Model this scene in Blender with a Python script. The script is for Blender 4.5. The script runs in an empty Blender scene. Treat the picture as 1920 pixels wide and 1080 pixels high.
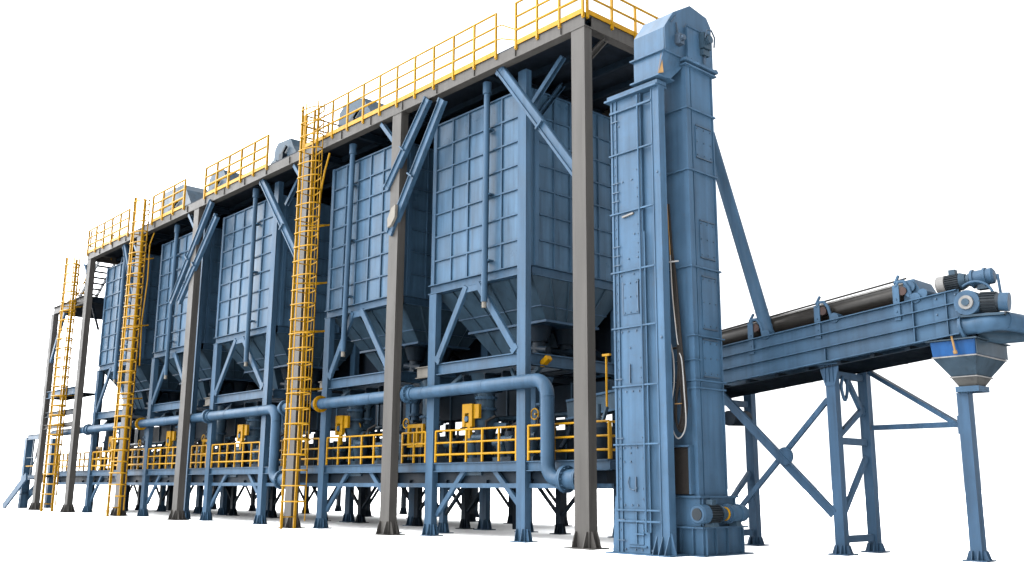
import bpy, math, random
from mathutils import Vector, Matrix
random.seed(7)
S = bpy.context.scene
COL = S.collection
V = Vector
SKY_LO, SKY_HI, SUN, EXPO = .27, 1.75, .40, 2.75
PI = math.pi

# ------------------------------------------------------------------ materials
def nodes_of(name):
    m = bpy.data.materials.new(name); m.use_nodes = True
    nt = m.node_tree; nt.nodes.clear()
    out = nt.nodes.new('ShaderNodeOutputMaterial'); b = nt.nodes.new('ShaderNodeBsdfPrincipled')
    nt.links.new(b.outputs[0], out.inputs[0])
    return m, nt, b

def paint(name, col, rough=.45, var=.16, streak=.18, dirt=.25, dirtcol=(.09, .08, .07), bump=.02, metal=0.0, spec=.085, scale=1.0):
    """weathered paint: broad tone drift, vertical run-off streaks, specks of grime"""
    col = tuple(c*.60 for c in col); dirtcol = tuple(c*.3 for c in dirtcol)
    m, nt, b = nodes_of(name); N = nt.nodes.new; L = nt.links.new
    geo = N('ShaderNodeNewGeometry')
    mp = N('ShaderNodeMapping'); mp.inputs['Scale'].default_value = (2.6*scale, 2.6*scale, .22*scale); L(geo.outputs['Position'], mp.inputs[0])
    n1 = N('ShaderNodeTexNoise'); n1.inputs['Scale'].default_value = 1.6; n1.inputs['Detail'].default_value = 5; L(mp.outputs[0], n1.inputs['Vector'])
    n2 = N('ShaderNodeTexNoise'); n2.inputs['Scale'].default_value = .75*scale; n2.inputs['Detail'].default_value = 6; n2.inputs['Roughness'].default_value = .6; L(geo.outputs['Position'], n2.inputs['Vector'])
    n3 = N('ShaderNodeTexNoise'); n3.inputs['Scale'].default_value = 9*scale; n3.inputs['Detail'].default_value = 8; n3.inputs['Roughness'].default_value = .7; L(geo.outputs['Position'], n3.inputs['Vector'])
    def rng(src, lo, hi, a=.3, c=.7):
        r = N('ShaderNodeMapRange'); r.inputs['From Min'].default_value = a; r.inputs['From Max'].default_value = c
        r.inputs['To Min'].default_value = lo; r.inputs['To Max'].default_value = hi; L(src, r.inputs['Value']); return r.outputs[0]
    mu = N('ShaderNodeMath'); mu.operation = 'MULTIPLY'
    L(rng(n1.outputs[0], 1-streak, 1+streak), mu.inputs[0]); L(rng(n2.outputs[0], 1-var, 1+var), mu.inputs[1])
    mp2 = N('ShaderNodeMapping'); mp2.inputs['Scale'].default_value = (7*scale, 7*scale, .30*scale); L(geo.outputs['Position'], mp2.inputs[0])
    n4 = N('ShaderNodeTexNoise'); n4.inputs['Scale'].default_value = 1.3; n4.inputs['Detail'].default_value = 3; L(mp2.outputs[0], n4.inputs['Vector'])
    mu2 = N('ShaderNodeMath'); mu2.operation = 'MULTIPLY'; L(mu.outputs[0], mu2.inputs[0]); L(rng(n4.outputs[0], 1.04, 1-1.1*streak, .54, .74), mu2.inputs[1]); mu = mu2
    cm = N('ShaderNodeVectorMath'); cm.operation = 'SCALE'; cm.inputs[0].default_value = col; L(mu.outputs[0], cm.inputs['Scale'])
    mix = N('ShaderNodeMix'); mix.data_type = 'RGBA'
    L(rng(n3.outputs[0], 0, dirt, .56, .74), mix.inputs['Factor']); L(cm.outputs[0], mix.inputs['A']); mix.inputs['B'].default_value = (*dirtcol, 1)
    L(mix.outputs['Result'], b.inputs['Base Color'])
    L(rng(n2.outputs[0], rough-.1, rough+.12), b.inputs['Roughness'])
    b.inputs['Metallic'].default_value = metal
    b.inputs['Specular IOR Level'].default_value = spec
    bp = N('ShaderNodeBump'); bp.inputs['Strength'].default_value = .25; bp.inputs['Distance'].default_value = bump
    L(n2.outputs[0], bp.inputs['Height']); L(bp.outputs[0], b.inputs['Normal'])
    return m

M = {}
M['blue'] = paint('blue paint', (.0265, .0575, .098))
M['trestle'] = paint('shade-toned trestle blue', (.023, .050, .088))  # blue darkened so the colour carries the shade under the conveyor
M['panel'] = paint('bin panel blue paint', (.0315, .0655, .108), spec=.08, rough=.34, streak=.24, var=.20, bump=.05)
M['tower'] = paint('elevator blue paint', (.0315, .0680, .116), rough=.42, streak=.18, dirt=.42, var=.2)
M['hopper'] = paint('hopper slate blue paint', (.022, .042, .063), rough=.4)
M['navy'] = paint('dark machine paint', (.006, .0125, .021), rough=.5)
M['grey'] = paint('grey column paint', (.052, .0490, .0460), rough=.5, streak=.12, var=.1)
M['pale'] = paint('pale primer', (.13, .12, .105), rough=.6)
M['yellow'] = paint('yellow safety paint', (.27, .138, .0022), rough=.45, var=.1, streak=.1, dirt=.35, dirtcol=(.16, .09, .02))
M['roof'] = paint('shade-dark roof sheet', (.008, .013, .021), rough=.7)  # near-black colour stands in for the unlit underside of the roof
M['rubber'] = paint('belt rubber', (.018, .017, .016), rough=.6)
M['hood'] = paint('galvanised sheet', (.14, .137, .134), rough=.4)
M['brown'] = paint('dusty lower cone', (.058, .058, .056))
M['housing'] = paint('roof housing paint', (.022, .043, .066))
M['feed'] = paint('hopper grey blue paint', (.026, .043, .060))
M['bright'] = paint('bright blue patch', (.006, .042, .128), rough=.4)
M['black'] = paint('cable sheath', (.016, .014, .013), rough=.5)
M['conduit'] = paint('white conduit', (.22, .22, .22), rough=.5)
M['fin'] = paint('motor fins', (.016, .021, .026), rough=.5)
M['rust'] = paint('rust stain', (.20, .12, .05), rough=.8)
M['red'] = paint('idler roller', (.035, .022, .020), rough=.5)
M['bolt'] = paint('bolt steel', (.06, .09, .13), rough=.5, metal=.5)

# ------------------------------------------------------------------ mesh builder
class MB:
    def __init__(s): s.v = []; s.f = []; s.sm = []
    def add(s, vs, fs, smooth=False):
        o = len(s.v); s.v += [tuple(p) for p in vs]
        for f in fs:
            s.f.append([o+i for i in f]); s.sm.append(smooth)
        return s
    def hexa(s, lo, hi):
        """lo, hi: four points each, counter-clockwise seen from above"""
        s.add(list(lo)+list(hi), [(3,2,1,0),(4,5,6,7),(0,1,5,4),(1,2,6,5),(2,3,7,6),(3,0,4,7)]); return s
    def box(s, x0, x1, y0, y1, z0, z1):
        j = lambda: random.uniform(0, .0016)
        x0 -= j(); x1 += j(); y0 -= j(); y1 += j(); z0 -= j(); z1 += j()
        return s.hexa([(x0,y0,z0),(x1,y0,z0),(x1,y1,z0),(x0,y1,z0)], [(x0,y0,z1),(x1,y0,z1),(x1,y1,z1),(x0,y1,z1)])
    def frustum(s, r0, z0, r1, z1):
        a,b,c,d = r0; e,f,g,h = r1
        return s.hexa([(a,c,z0),(b,c,z0),(b,d,z0),(a,d,z0)], [(e,g,z1),(f,g,z1),(f,h,z1),(e,h,z1)])
    def frame(s, p, q, up):
        d = (V(q)-V(p)).normalized(); u = V(up); u = (u-d*u.dot(d))
        if u.length < 1e-4: u = V((0,1,0)); u = u-d*u.dot(d)
        u.normalize(); return d, d.cross(u), u
    def bar(s, p, q, w, h, up=(0,0,1), du=0, dw=0):
        d, r, u = s.frame(p, q, up); w = w+random.uniform(0,.002); h = h+random.uniform(0,.002)
        c = [(-w/2+dw,-h/2+du),(w/2+dw,-h/2+du),(w/2+dw,h/2+du),(-w/2+dw,h/2+du)]
        lo = [V(p)+r*a+u*b for a,b in c]; hi = [V(q)+r*a+u*b for a,b in c]
        s.add(lo+hi, [(3,2,1,0),(4,5,6,7),(0,1,5,4),(1,2,6,5),(2,3,7,6),(3,0,4,7)]); return s
    def ibeam(s, p, q, w, h, t=.03, up=(0,0,1)):
        s.bar(p, q, w, t, up, du=h/2-t/2); s.bar(p, q, w, t, up, du=-h/2+t/2)
        return s.bar(p, q, t*.8, h-2*t-.004, up)
    def chan(s, p, q, w, h, t=.03, up=(0,0,1), side=1):
        s.bar(p, q, w, t, up, du=h/2-t/2); s.bar(p, q, w, t, up, du=-h/2+t/2)
        return s.bar(p, q, t, h-2*t-.004, up, dw=side*(w/2-t/2))
    def cone(s, p, q, r0, r1, n=16, cap=True):
        d, r, u = s.frame(p, q, (0,0,1))
        ring = lambda c, R: [V(c)+(r*math.cos(2*PI*i/n)+u*math.sin(2*PI*i/n))*R for i in range(n)]
        a, b = ring(p, r0), ring(q, r1)
        s.add(a+b, [(i,(i+1)%n,n+(i+1)%n,n+i) for i in range(n)], True)
        if cap: s.add(a, [list(range(n))[::-1]]); s.add(b, [list(range(n))])
        return s
    def tube(s, p, q, r, n=10): return s.cone(p, q, r, r, n)
    def path(s, pts, r, n=10, cap=True, closed=False):
        P = [V(p) for p in pts]; k = len(P); rings = []
        u = None
        for i in range(k):
            a = P[i-1] if (i or closed) else P[0]; b = P[(i+1) % k] if (i < k-1 or closed) else P[i]
            d = (b-a).normalized()
            if u is None:
                u = V((0,0,1)) if abs(d.z) < .9 else V((0,1,0))
            u = (u-d*u.dot(d)).normalized(); w = d.cross(u)
            rings.append([P[i]+(w*math.cos(2*PI*j/n)+u*math.sin(2*PI*j/n))*r for j in range(n)])
        vs = [p for R in rings for p in R]; fs = []
        for i in range(k if closed else k-1):
            for j in range(n):
                a = i*n+j; b = i*n+(j+1) % n; ii = (i+1) % k
                fs.append((a, b, ii*n+(j+1) % n, ii*n+j))
        s.add(vs, fs, True)
        if cap and not closed: s.add(rings[0], [list(range(n))[::-1]]); s.add(rings[-1], [list(range(n))])
        return s
    def prism(s, poly, vec):
        n = len(poly); a = [V(p) for p in poly]; b = [p+V(vec) for p in a]
        return s.add(a+b, [list(range(n))[::-1], [n+i for i in range(n)]]+[(i,(i+1)%n,n+(i+1)%n,n+i) for i in range(n)])
    def build(s, name, mat, parent=None, label=None):
        me = bpy.data.meshes.new(name)
        off = V((0,0,0)); p = parent
        while p is not None: off += p.location; p = p.parent
        me.from_pydata([tuple(V(v)-off) for v in s.v], [], s.f)
        me.polygons.foreach_set('use_smooth', s.sm)
        import bmesh
        bm = bmesh.new(); bm.from_mesh(me); bmesh.ops.recalc_face_normals(bm, faces=bm.faces); bm.to_mesh(me); bm.free()
        me.materials.append(M[mat] if isinstance(mat, str) else mat)
        o = bpy.data.objects.new(name, me); COL.objects.link(o)
        if parent is not None: o.parent = parent
        if label: o['label'] = label
        return o

def thing(name, loc, label, cat, group=None):
    o = bpy.data.objects.new(name, None); COL.objects.link(o); o.location = loc; o.empty_display_size = .2
    o['label'] = label; o['category'] = cat
    if group: o['group'] = group
    return o
def tag(o, label, cat, group=None):
    o['label'] = label; o['category'] = cat
    if group: o['group'] = group
    return o
def lerp(p, q, t): return tuple(a+(b-a)*t for a, b in zip(p, q))
def arc(c, r, a0, a1, e1, e2, n=8):
    return [V(c)+V(e1)*r*math.cos(a0+(a1-a0)*i/n)+V(e2)*r*math.sin(a0+(a1-a0)*i/n) for i in range(n+1)]
def base_plate(x0, x1, y0, y1, mat, parent, g=.17, h=.34):
    """plate with triangular gusset ribs round the foot of a column"""
    b = MB().box(x0-g, x1+g, y0-g, y1+g, .001, .03)
    for x in (x0+.06, x1-.06):
        for sgn, y in ((-1, y0), (1, y1)):
            b.prism([(x-.009, y, .03), (x-.009, y+sgn*g*.9, .03), (x-.009, y+sgn*.05, h), (x-.009, y, h)], (.018, 0, 0))
    for y in (y0+.06, y1-.06):
        for sgn, x in ((-1, x0), (1, x1)):
            b.prism([(x, y-.009, .03), (x+sgn*g*.9, y-.009, .03), (x+sgn*.05, y-.009, h), (x, y-.009, h)], (0, .018, 0))
    return b.build('base_plate', mat, parent)
def flange(b, p, q_dir, r, t=.05, bolts=10):
    d = V(q_dir).normalized(); p = V(p)
    b.cone(p-d*t, p-d*.004, r, r, 18); b.cone(p+d*.004, p+d*t, r, r, 18)
    _, e, u = b.frame(p, p+d, (0,0,1))
    for i in range(bolts):
        a = 2*PI*i/bolts; c = p+(e*math.cos(a)+u*math.sin(a))*r*.86
        b.tube(c-d*t*1.8, c+d*t*1.8, .018, 6)

# ------------------------------------------------------------------ the setting
g = MB(); g.add([(-900,-900,0),(900,-900,0),(900,900,0),(-900,900,0)], [(0,1,2,3)])
mw, nt, bw = nodes_of('white ground')
n = nt.nodes.new('ShaderNodeTexNoise'); n.inputs['Scale'].default_value = .4
gp = nt.nodes.new('ShaderNodeNewGeometry'); nt.links.new(gp.outputs['Position'], n.inputs['Vector'])
cr = nt.nodes.new('ShaderNodeValToRGB'); cr.color_ramp.elements[0].color = (.93,.93,.93,1); cr.color_ramp.elements[1].color = (.96,.96,.96,1)
nt.links.new(n.outputs[0], cr.inputs[0]); nt.links.new(cr.outputs[0], bw.inputs['Base Color'])
bw.inputs['Roughness'].default_value = .9; bw.inputs['Specular IOR Level'].default_value = .1
M['ground'] = mw
gr = g.build('ground', 'ground'); gr['kind'] = 'structure'; gr['label'] = 'plain white ground under the plant'

# ------------------------------------------------------------------ steel frame
HC = 14.0
GX = [0, -8.55, -14.6, -24.32, -31.1, -38.35]
fr = thing('steel_frame', (GX[0]-.25, .16, 0), 'long grey steel frame of tall columns carrying the flat roof over the blue bins', 'frame')
col_lab = {}
for i, x in enumerate(GX):
    b = MB().box(x-.5, x, 0, .3, .03, HC)
    b.box(x-.53, x+.03, -.02, .32, HC-.03, HC)            # cap plate
    c = b.build('column', 'grey', fr)
    base_plate(x-.5, x, 0, .3, 'grey', c, .2, .42)
RB = 5.6
b = MB().chan((-39.0, .16, 14.18), (-.004, .16, 14.18), .3, .36, .03, side=1)
for x in [-.9-1.9*k for k in range(20)]: b.box(x-.008, x+.008, -.035, .008, 14.035, 14.325)
b.build('front_girder', 'grey', fr)
MB().chan((-.16, .32, 14.18), (-.16, RB, 14.18), .3, .36, .03, side=1).build('end_girder', 'grey', fr)
MB().chan((-38.85, .32, 14.18), (-38.85, RB, 14.18), .3, .36, .03, side=-1).build('end_girder', 'grey', fr)
MB().ibeam((-39.0, RB+.15, 14.18), (-.004, RB+.15, 14.18), .24, .36).build('rear_girder', 'grey', fr)
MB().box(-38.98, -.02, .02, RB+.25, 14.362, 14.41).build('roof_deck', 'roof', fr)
for x in GX[:-1] + [-4.2, -11.5, -19.5, -27.6, -34.8]:
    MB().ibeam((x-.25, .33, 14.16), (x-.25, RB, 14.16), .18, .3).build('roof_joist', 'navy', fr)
for y in (1.6, 3.0, 4.3):
    b = MB()
    xs = sorted(GX[:-1] + [-4.2, -11.5, -19.5, -27.6, -34.8] + [-38.6])
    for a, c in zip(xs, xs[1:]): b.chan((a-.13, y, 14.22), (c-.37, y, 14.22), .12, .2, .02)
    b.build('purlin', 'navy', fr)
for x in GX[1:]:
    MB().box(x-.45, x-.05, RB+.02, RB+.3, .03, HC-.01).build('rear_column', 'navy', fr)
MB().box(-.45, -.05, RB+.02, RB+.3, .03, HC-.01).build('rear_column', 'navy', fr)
for xa_, xb_2 in ((-38.3, -30.9), (-30.88, -24.1), (-24.08, -14.4), (-14.38, -8.3), (-8.28, -3.3)):  # dark sheets added behind the bins to stand in for the unlit interior
    MB().box(xa_, xb_2, 5.42, 5.46, 4.15, 13.95).build('shade_backing', 'roof', fr)

# knee braces under the girder
def knee(p, q, mat, w=.14, up=(0,1,0)): return MB().chan(p, q, w, .16, .018, up).build('knee_brace', mat, fr)
knee((-.15, .36, 13.2), (-.15, 1.0, 13.92), 'grey')
for x in GX[1:]:
    knee((x-.56, .16, 13.1), (x-1.35, .16, 13.95), 'blue')
knee((-3.0, .95, 12.9), (-1.75, .95, 13.95), 'blue'); knee((-3.12, 1.2, 12.5), (-3.12, 2.3, 13.9), 'blue')
knee((-17.9, .95, 12.9), (-16.8, .95, 13.95), 'blue')
# long slanting channels nailed across the columns
def slant(p, q, lab=None, w=.2, h=.3): return MB().chan(p, q, w, h, .025, (0,-1,.25), side=1).build('slanting_brace', 'blue', fr, lab)
def slant2(p, q, lab=None):
    d = (V(q)-V(p)).normalized(); n_ = d.cross(V((0,1,0))).normalized()
    b = MB(); b.bar(p, q, .30, .03, (0,-1,0)); b.bar(p, q, .03, .13, (0,-1,0), du=-.08, dw=.15); b.bar(p, q, .03, .13, (0,-1,0), du=-.08, dw=-.15); b.bar(p, q, .022, .05, (0,-1,0), du=.04, dw=.06)
    b.bar(lerp(p,q,.0), lerp(p,q,.03), .36, .05, (0,-1,0)); b.bar(lerp(p,q,.97), q, .36, .05, (0,-1,0))
    b.bar(lerp(p,q,.55), lerp(p,q,.56), .3, .12, (0,-1,0), du=.06)
    return b.build('slanting_brace', 'blue', fr, lab)
slant2((-3.75, .17, 14.0), (-.42, .17, 9.75))
slant2((-7.05, -.06, 14.0), (-9.25, -.06, 11.4))
d3 = slant2((-6.25, -.07, 13.72), (-8.98, -.07, 9.75), 'loose slanting brace whose peeled end bares pale metal')
MB().prism([(-8.62,-.25,9.95),(-8.40,-.25,10.2),(-8.38,-.25,10.62),(-8.6,-.25,10.55),(-8.82,-.25,10.2),(-8.8,-.25,9.9)], (0,.1,0)).build('peeled_end', 'pale', d3)
slant2((-23.0, -.06, 14.0), (-26.6, -.06, 9.85)); slant2((-22.4, -.05, 13.2), (-25.75, -.05, 9.75))
slant2((-18.75, .17, 14.0), (-15.0, .17, 9.6)); slant2((-33.9, .17, 14.0), (-31.5, .17, 10.0))
# pale link beams between a grey column and the bin leg beside it
for x0, x1 in ((-8.54, -7.74), (-24.31, -23.44), (-38.34, -37.92), (-14.59, -14.16)):
    MB().ibeam((x0, .95, 5.12), (x1, .95, 5.12), .18, .36, .025).build('link_beam', 'pale' if x0 > -25 else 'grey', fr)

# ------------------------------------------------------------------ bins
BINS = [(-7.72, -3.12), (-14.12, -9.5), (-23.42, -18.25), (-30.28, -25.2), (-37.88, -32.7)]
BLAB = ['tall blue ribbed bin standing next to the bucket elevator tower',
        'blue ribbed bin whose corner hides behind the second grey column from the elevator',
        'blue ribbed bin in the middle of the row, just left of the nearest caged ladder',
        'blue ribbed bin crossed by two slanting braces, left of the middle bin',
        'blue ribbed bin at the far end of the row, behind the second caged ladder']
Y0, YP, YB = .75, .85, 5.2
ZB, ZT = 7.9, 13.45
RZ = [8.70, 9.50, 10.28, 11.04, 11.80, 12.58]
for k, (x0, x1) in enumerate(BINS):
    w = x1-x0
    t = thing('storage_bin', ((x0+x1)/2, (Y0+YB)/2, 0), BLAB[k], 'bin', 'blue storage bins under the roof')
    body = MB().box(x0+.03, x1-.06, YP, YB, ZB, ZT)
    body.build('bin_body', 'panel', t)
    r = MB()
    for z in RZ + [13.40]:
        r.box(x0+.2, x1-.37, YP-.066, YP-.004, z-.024, z+.024)             # front ribs
        r.box(x1-.056, x1+.008, 1.30, YB-.1, z-.018, z+.018)                # right ribs
        r.box(x0-.04, x0+.026, YP+.3, YB-.1, z-.018, z+.018)
    xl, xr = x0+.2, x1-.37
    pw = (xr-xl)/5
    for i in range(1, 5): r.box(xl+pw*i-.026, xl+pw*i+.026, YP-.056, YP-.004, ZB+.02, ZT-.03)
    for y in (1.95, 2.65, 3.3, 3.95, 4.6): r.box(x1-.056, x1-.004, y-.024, y+.024, ZB+.02, ZT-.03)
    r.box(x0+.02, x0+.19, YP-.075, YP-.004, ZB, ZT)                         # left edge angle
    r.box(x1-.055, x1-.0, 1.12, 1.28, ZB+.02, ZT-.02)
    r.build('rib', 'blue', t)
    # corner legs
    for (ax, ay, top) in ((x0, Y0, 7.6), (x1-.38, Y0, 13.99), (x0, YB-.38, 7.6), (x1-.38, YB-.38, 7.6)):
        lb = MB()
        # H section: two flanges and a web, the flange faces the front
        lb.box(ax, ax+.36, ay, ay+.03, .03, top); lb.box(ax, ax+.36, ay+.19, ay+.22, .03, top); lb.box(ax+.16, ax+.20, ay+.032, ay+.188, .03, top)
        lb.box(ax+.335, ax+.357, ay+.032, ay+.188, .03, top)
        lg = lb.build('support_leg', 'blue', t)
        base_plate(ax, ax+.36, ay, ay+.22, 'blue', lg, .14, .36)
    # base beam ring
    b = MB().ibeam((x0-.1, Y0+.14, 7.77), (x1-.385, Y0+.14, 7.77), .26, .30, .025)
    b.ibeam((x1-.15, Y0+.38, 7.77), (x1-.15, YB, 7.77), .26, .30, .025)
    b.ibeam((x0+.16, Y0+.38, 7.77), (x0+.16, YB, 7.77), .26, .30, .025)
    b.build('base_beam', 'blue', t)
    # middle beams
    b = MB().ibeam((x0+.37, Y0+.15, 5.14), (x1-.385, Y0+.15, 5.14), .2, .36, .03)
    b.ibeam((x1-.2, Y0+.37, 5.14), (x1-.2, YB-.4, 5.14), .2, .36, .03)
    b.ibeam((x0+.18, Y0+.37, 5.14), (x0+.18, YB-.4, 5.14), .2, .36, .03)
    b.ibeam((x0+.37, YB-.2, 5.14), (x1-.385, YB-.2, 5.14), .2, .36, .03)
    b.build('middle_beam', 'blue', t)
    b = MB()
    for y in (1.7, 2.5, 3.4, 4.2): b.ibeam((x0+.3, y, 5.05), (x1-.32, y, 5.05), .14, .24, .02)
    for x in (x0+1.5, x0+w/2+.2, x1-1.3): b.ibeam((x, 1.0, 4.78), (x, YB-.3, 4.78), .12, .2, .02)
    b.build('cross_joist', 'navy', t)
    for px in (x0+.72*w, x0+.2*w):
        MB().box(px-.12, px+.12, 2.25, 2.45, 2.23, 4.9).build('inner_post', 'blue', t)
    for kx, kd in ((x0+.38, 1), (x1-.4, -1)):
        MB().bar((kx, Y0+.12, 4.25), (kx+kd*.75, Y0+.5, 4.92), .1, .08, (0,1,0)).build('small_brace', 'hopper', t)
    # V braces
    cx = x0+.455*w
    for p, q in (((x0+.40*w, Y0-.0, 7.62), (x0+.42, Y0-.0, 5.36)), ((x0+.52*w, Y0-.0, 7.62), (x1-.45, Y0-.0, 5.36))):
        b = MB().bar(p, q, .2, .02, (0,-1,0)); b.bar(p, q, .02, .09, (0,-1,0), du=-.055, dw=-.1); b.bar(p, q, .02, .09, (0,-1,0), du=-.055, dw=.1)
        b.bar(q, lerp(q, p, .06), .3, .03, (0,-1,0))
        b.build('diagonal_brace', 'blue', t)
    MB().box(x0+.36*w, x0+.56*w, Y0+.02, Y0+.04, 7.42, 7.62).build('gusset', 'blue', t)
    for yy in (YB-.2,):
        MB().bar((x0+.4, yy, 7.5), (x1-.5, yy, 5.4), .14, .14, (0,1,0)).build('diagonal_brace', 'navy', t)
    for f_, y_ in ((.12, 1.6), (.34, 2.2), (.60, 1.5), (.84, 2.1)):
        MB().box(x0+f_*w-.2, x0+f_*w+.25, y_-.15, y_+.15, 4.42, 4.72).build('hanging_box', 'hopper' if f_ < .5 else 'navy', t)
    # hopper: wide upper pyramid, then a lower one drawn towards the left
    ha = (x0+.06, x1-.08, Y0+.3, YB-.05); hb = (x0+.12*w, x1-.11*w, 2.05, 4.3)
    zt, zb = 7.615, 6.45
    h = MB().frustum((hb[0], hb[1], hb[2], hb[3]), zb, ha, zt)
    ho = h.build('hopper', 'hopper', t)
    lw = MB().frustum((x0+.33*w, x0+.56*w, 2.5, 3.7), 5.35, (hb[0]+.06, hb[1]-.3*w, 2.12, 4.2), 6.40)
    lw.build('lower_cone', 'hopper', ho)
    bd = MB()
    mid = [a+(c-a)*.68 for a, c in zip(ha, hb)]; zm = zt+(zb-zt)*.68
    bd.box(hb[0]-.05, hb[1]+.05, hb[2]-.05, hb[3]+.05, zb-.07, zb+.0)
    bd.box(mid[0]-.03, mid[1]+.03, mid[2]-.04, mid[3]+.03, zm-.015, zm+.015)
    bd.box(x0+.31*w, x0+.58*w, 2.44, 3.76, 5.28, 5.35)
    bd.build('band', 'trestle', ho)
    for f in (.18, .38, .58, .78):
        for sgn, ya, yb2 in ((-1, ha[2], hb[2]),):
            MB().bar((ha[0]+(ha[1]-ha[0])*f, ya-.02, zt-.01), (hb[0]+(hb[1]-hb[0])*f, yb2-.02, zb+.01), .02, .07, (0,-1,.6)).build('stiffener', 'hopper', ho)
        MB().bar((ha[1]+.02, ha[2]+(ha[3]-ha[2])*f, zt-.01), (hb[1]+.02, hb[2]+(hb[3]-hb[2])*f, zb+.01), .02, .07, (1,0,.6)).build('stiffener', 'hopper', ho)
    for f in (.35, .7):
        la, lb_ = (hb[0]+.06, hb[1]-.3*w), (x0+.33*w, x0+.56*w)
        MB().bar((la[0]+(la[1]-la[0])*f, 2.10, 6.38), (lb_[0]+(lb_[1]-lb_[0])*f, 2.48, 5.37), .02, .06, (0,-1,.4)).build('stiffener', 'hopper', ho)
    # dark vibrators and valves hanging under the hopper mouth
    b = MB()
    for (px, py) in ((x1-.30*w, 2.6), (x1-.28*w, 3.7), (x0+.45*w, 3.1)):
        b.cone((px, py, 6.38), (px, py, 5.9), .42, .28, 14); b.tube((px, py, 5.9), (px, py, 5.2), .22, 12); b.tube((px-.45, py-.1, 5.75), (px+.5, py-.1, 5.6), .12, 10)
        b.box(px-.3, px+.3, py-.3, py+.3, 5.45, 5.52)
    b.build('outlet_valve', 'navy', t)

# vertical pipes in front of the bins
for k, (xt, xb, zb_) in enumerate(((-4.75, -4.78, 6.95), (-12.40, -12.5, 6.2), (-19.95, -19.9, 6.5), (-28.0, -28.0, 6.6), (-34.6, -34.6, 6.9))):
    lab = ['blue downpipe in front of the bin next to the elevator', 'blue downpipe in front of the bin behind the second grey column',
           'blue downpipe in front of the middle bin', 'blue downpipe on the bin behind the crossing slanting braces', 'blue downpipe on the bin at the far end'][k]
    t = thing('downpipe', (xb, .58, zb_), lab, 'pipe', 'downpipes on the bin fronts')
    MB().path([(xt, .58, 13.98), (xb, .58, zb_)], .10, 14).build('pipe', 'blue', t)
    MB().tube((xt, .58, 13.6), (xt, .58, 13.98), .14, 14).build('collar', 'blue', t)
    MB().tube((xb, .58, zb_-.18), (xb, .58, zb_+.05), .075, 12).build('nozzle', 'pale', t)
    for z in (8.2, 10.3, 12.4): MB().box(xb-.16, xb+.16, .60, .80, z, z+.05).build('clamp', 'blue', t)

# ------------------------------------------------------------------ walkway platform
XL, XR, YE = -43.9, -.05, 14.0
wk = thing('walkway_platform', (-20, 3, 0), 'long blue steel walkway under the bins on rows of short dark legs', 'walkway')
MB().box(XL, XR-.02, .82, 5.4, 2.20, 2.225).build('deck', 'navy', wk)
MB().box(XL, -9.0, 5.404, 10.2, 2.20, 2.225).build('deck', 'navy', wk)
posts = sorted([x for a, c in BINS for x in (a, c-.38)])
cuts = [XL] + [v for p in posts for v in (p-.004, p+.364)] + [XR]
b = MB()
for a, c in zip(cuts[::2], cuts[1::2]): b.ibeam((a, .86, 2.07), (c, .86, 2.07), .16, .27, .02)
b.build('edge_beam', 'blue', wk)
MB().ibeam((XR-.1, .95, 2.08), (XR-.1, 5.4, 2.08), .16, .24, .02).build('edge_beam', 'blue', wk)
b = MB()
for a, c in zip(cuts[::2], cuts[1::2]): b.bar((a, .95, 1.53), (c, .95, 1.53), .09, .13)
b.build('lower_rail', 'blue', wk)
b = MB()
for y, z, ww, hh in ((1.25,1.82,.4,.44),(2.2,1.80,.7,.46),(3.2,1.78,.7,.50),(4.1,1.8,.6,.46),(5.0,1.78,.4,.50),(6.4,1.8,.7,.3),(8.0,1.8,.7,.34),(9.6,1.78,.3,.40)):
    b.box(XL+.1, XR-.3 if y < 5.3 else -9.1, y-ww/2, y+ww/2, z-hh/2, z+hh/2)
b.build('cable_tray', 'navy', wk)
b = MB()
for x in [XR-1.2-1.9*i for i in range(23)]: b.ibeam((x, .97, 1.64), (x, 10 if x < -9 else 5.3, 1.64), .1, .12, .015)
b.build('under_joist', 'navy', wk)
# junction boxes under the deck
for a, c in BINS: MB().box(a+1.6, a+2.4, 1.0, 1.3, 1.83, 2.0).build('junction_box', 'hopper', wk)
# dark legs behind the front row
legs = [(-8.6, 2.2)]
legs += [(x, 4.9) for x in (-20.4, -17.5, -10.75, -5.9, -13.6, -2.2, -24.9, -28.9, -31.8, -34.7, -37.7, -40.9, -43.2)]
legs += [(x, 9.6) for x in (-24.0, -16.0, -10.4, -20.2, -13.4, -29.9, -35.9, -41)]
legs += [(x, 13.6) for x in (-20.5, -26.5, -9.0, -33)]
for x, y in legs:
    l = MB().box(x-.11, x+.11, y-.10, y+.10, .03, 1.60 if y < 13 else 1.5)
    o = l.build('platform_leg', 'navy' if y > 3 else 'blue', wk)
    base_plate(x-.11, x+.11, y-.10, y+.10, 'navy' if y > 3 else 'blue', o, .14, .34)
MB().box(-36, -8.8, 13.4, 13.8, 1.5, 2.0).build('rear_beam', 'navy', wk)
MB().box(-9.3, -9.0, 10.2, 13.39, 1.62, 1.9).build('rear_beam', 'navy', wk)
MB().box(-36, -35.7, 10.2, 13.39, 1.62, 1.9).build('rear_beam', 'navy', wk)
def wbrace(p, q, mat='navy', w=.13): return MB().bar(p, q, w, .1, (0,-1,0)).build('leg_brace', mat, wk)
for a, c in BINS:                                    # front row: one pair each
    wbrace((a+.37, .95, .62), (a+1.7, .95, 1.98), 'blue', .15)
    wbrace((c-.39, .95, .95), (c-1.55, .95, 2.0), 'blue', .15)
for x, y in legs:
    if y < 10:
        wbrace((x+.11, y, .6), (x+1.15, y, 1.58), w=.09); wbrace((x-.11, y, .65), (x-1.1, y, 1.58), w=.09)

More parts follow.
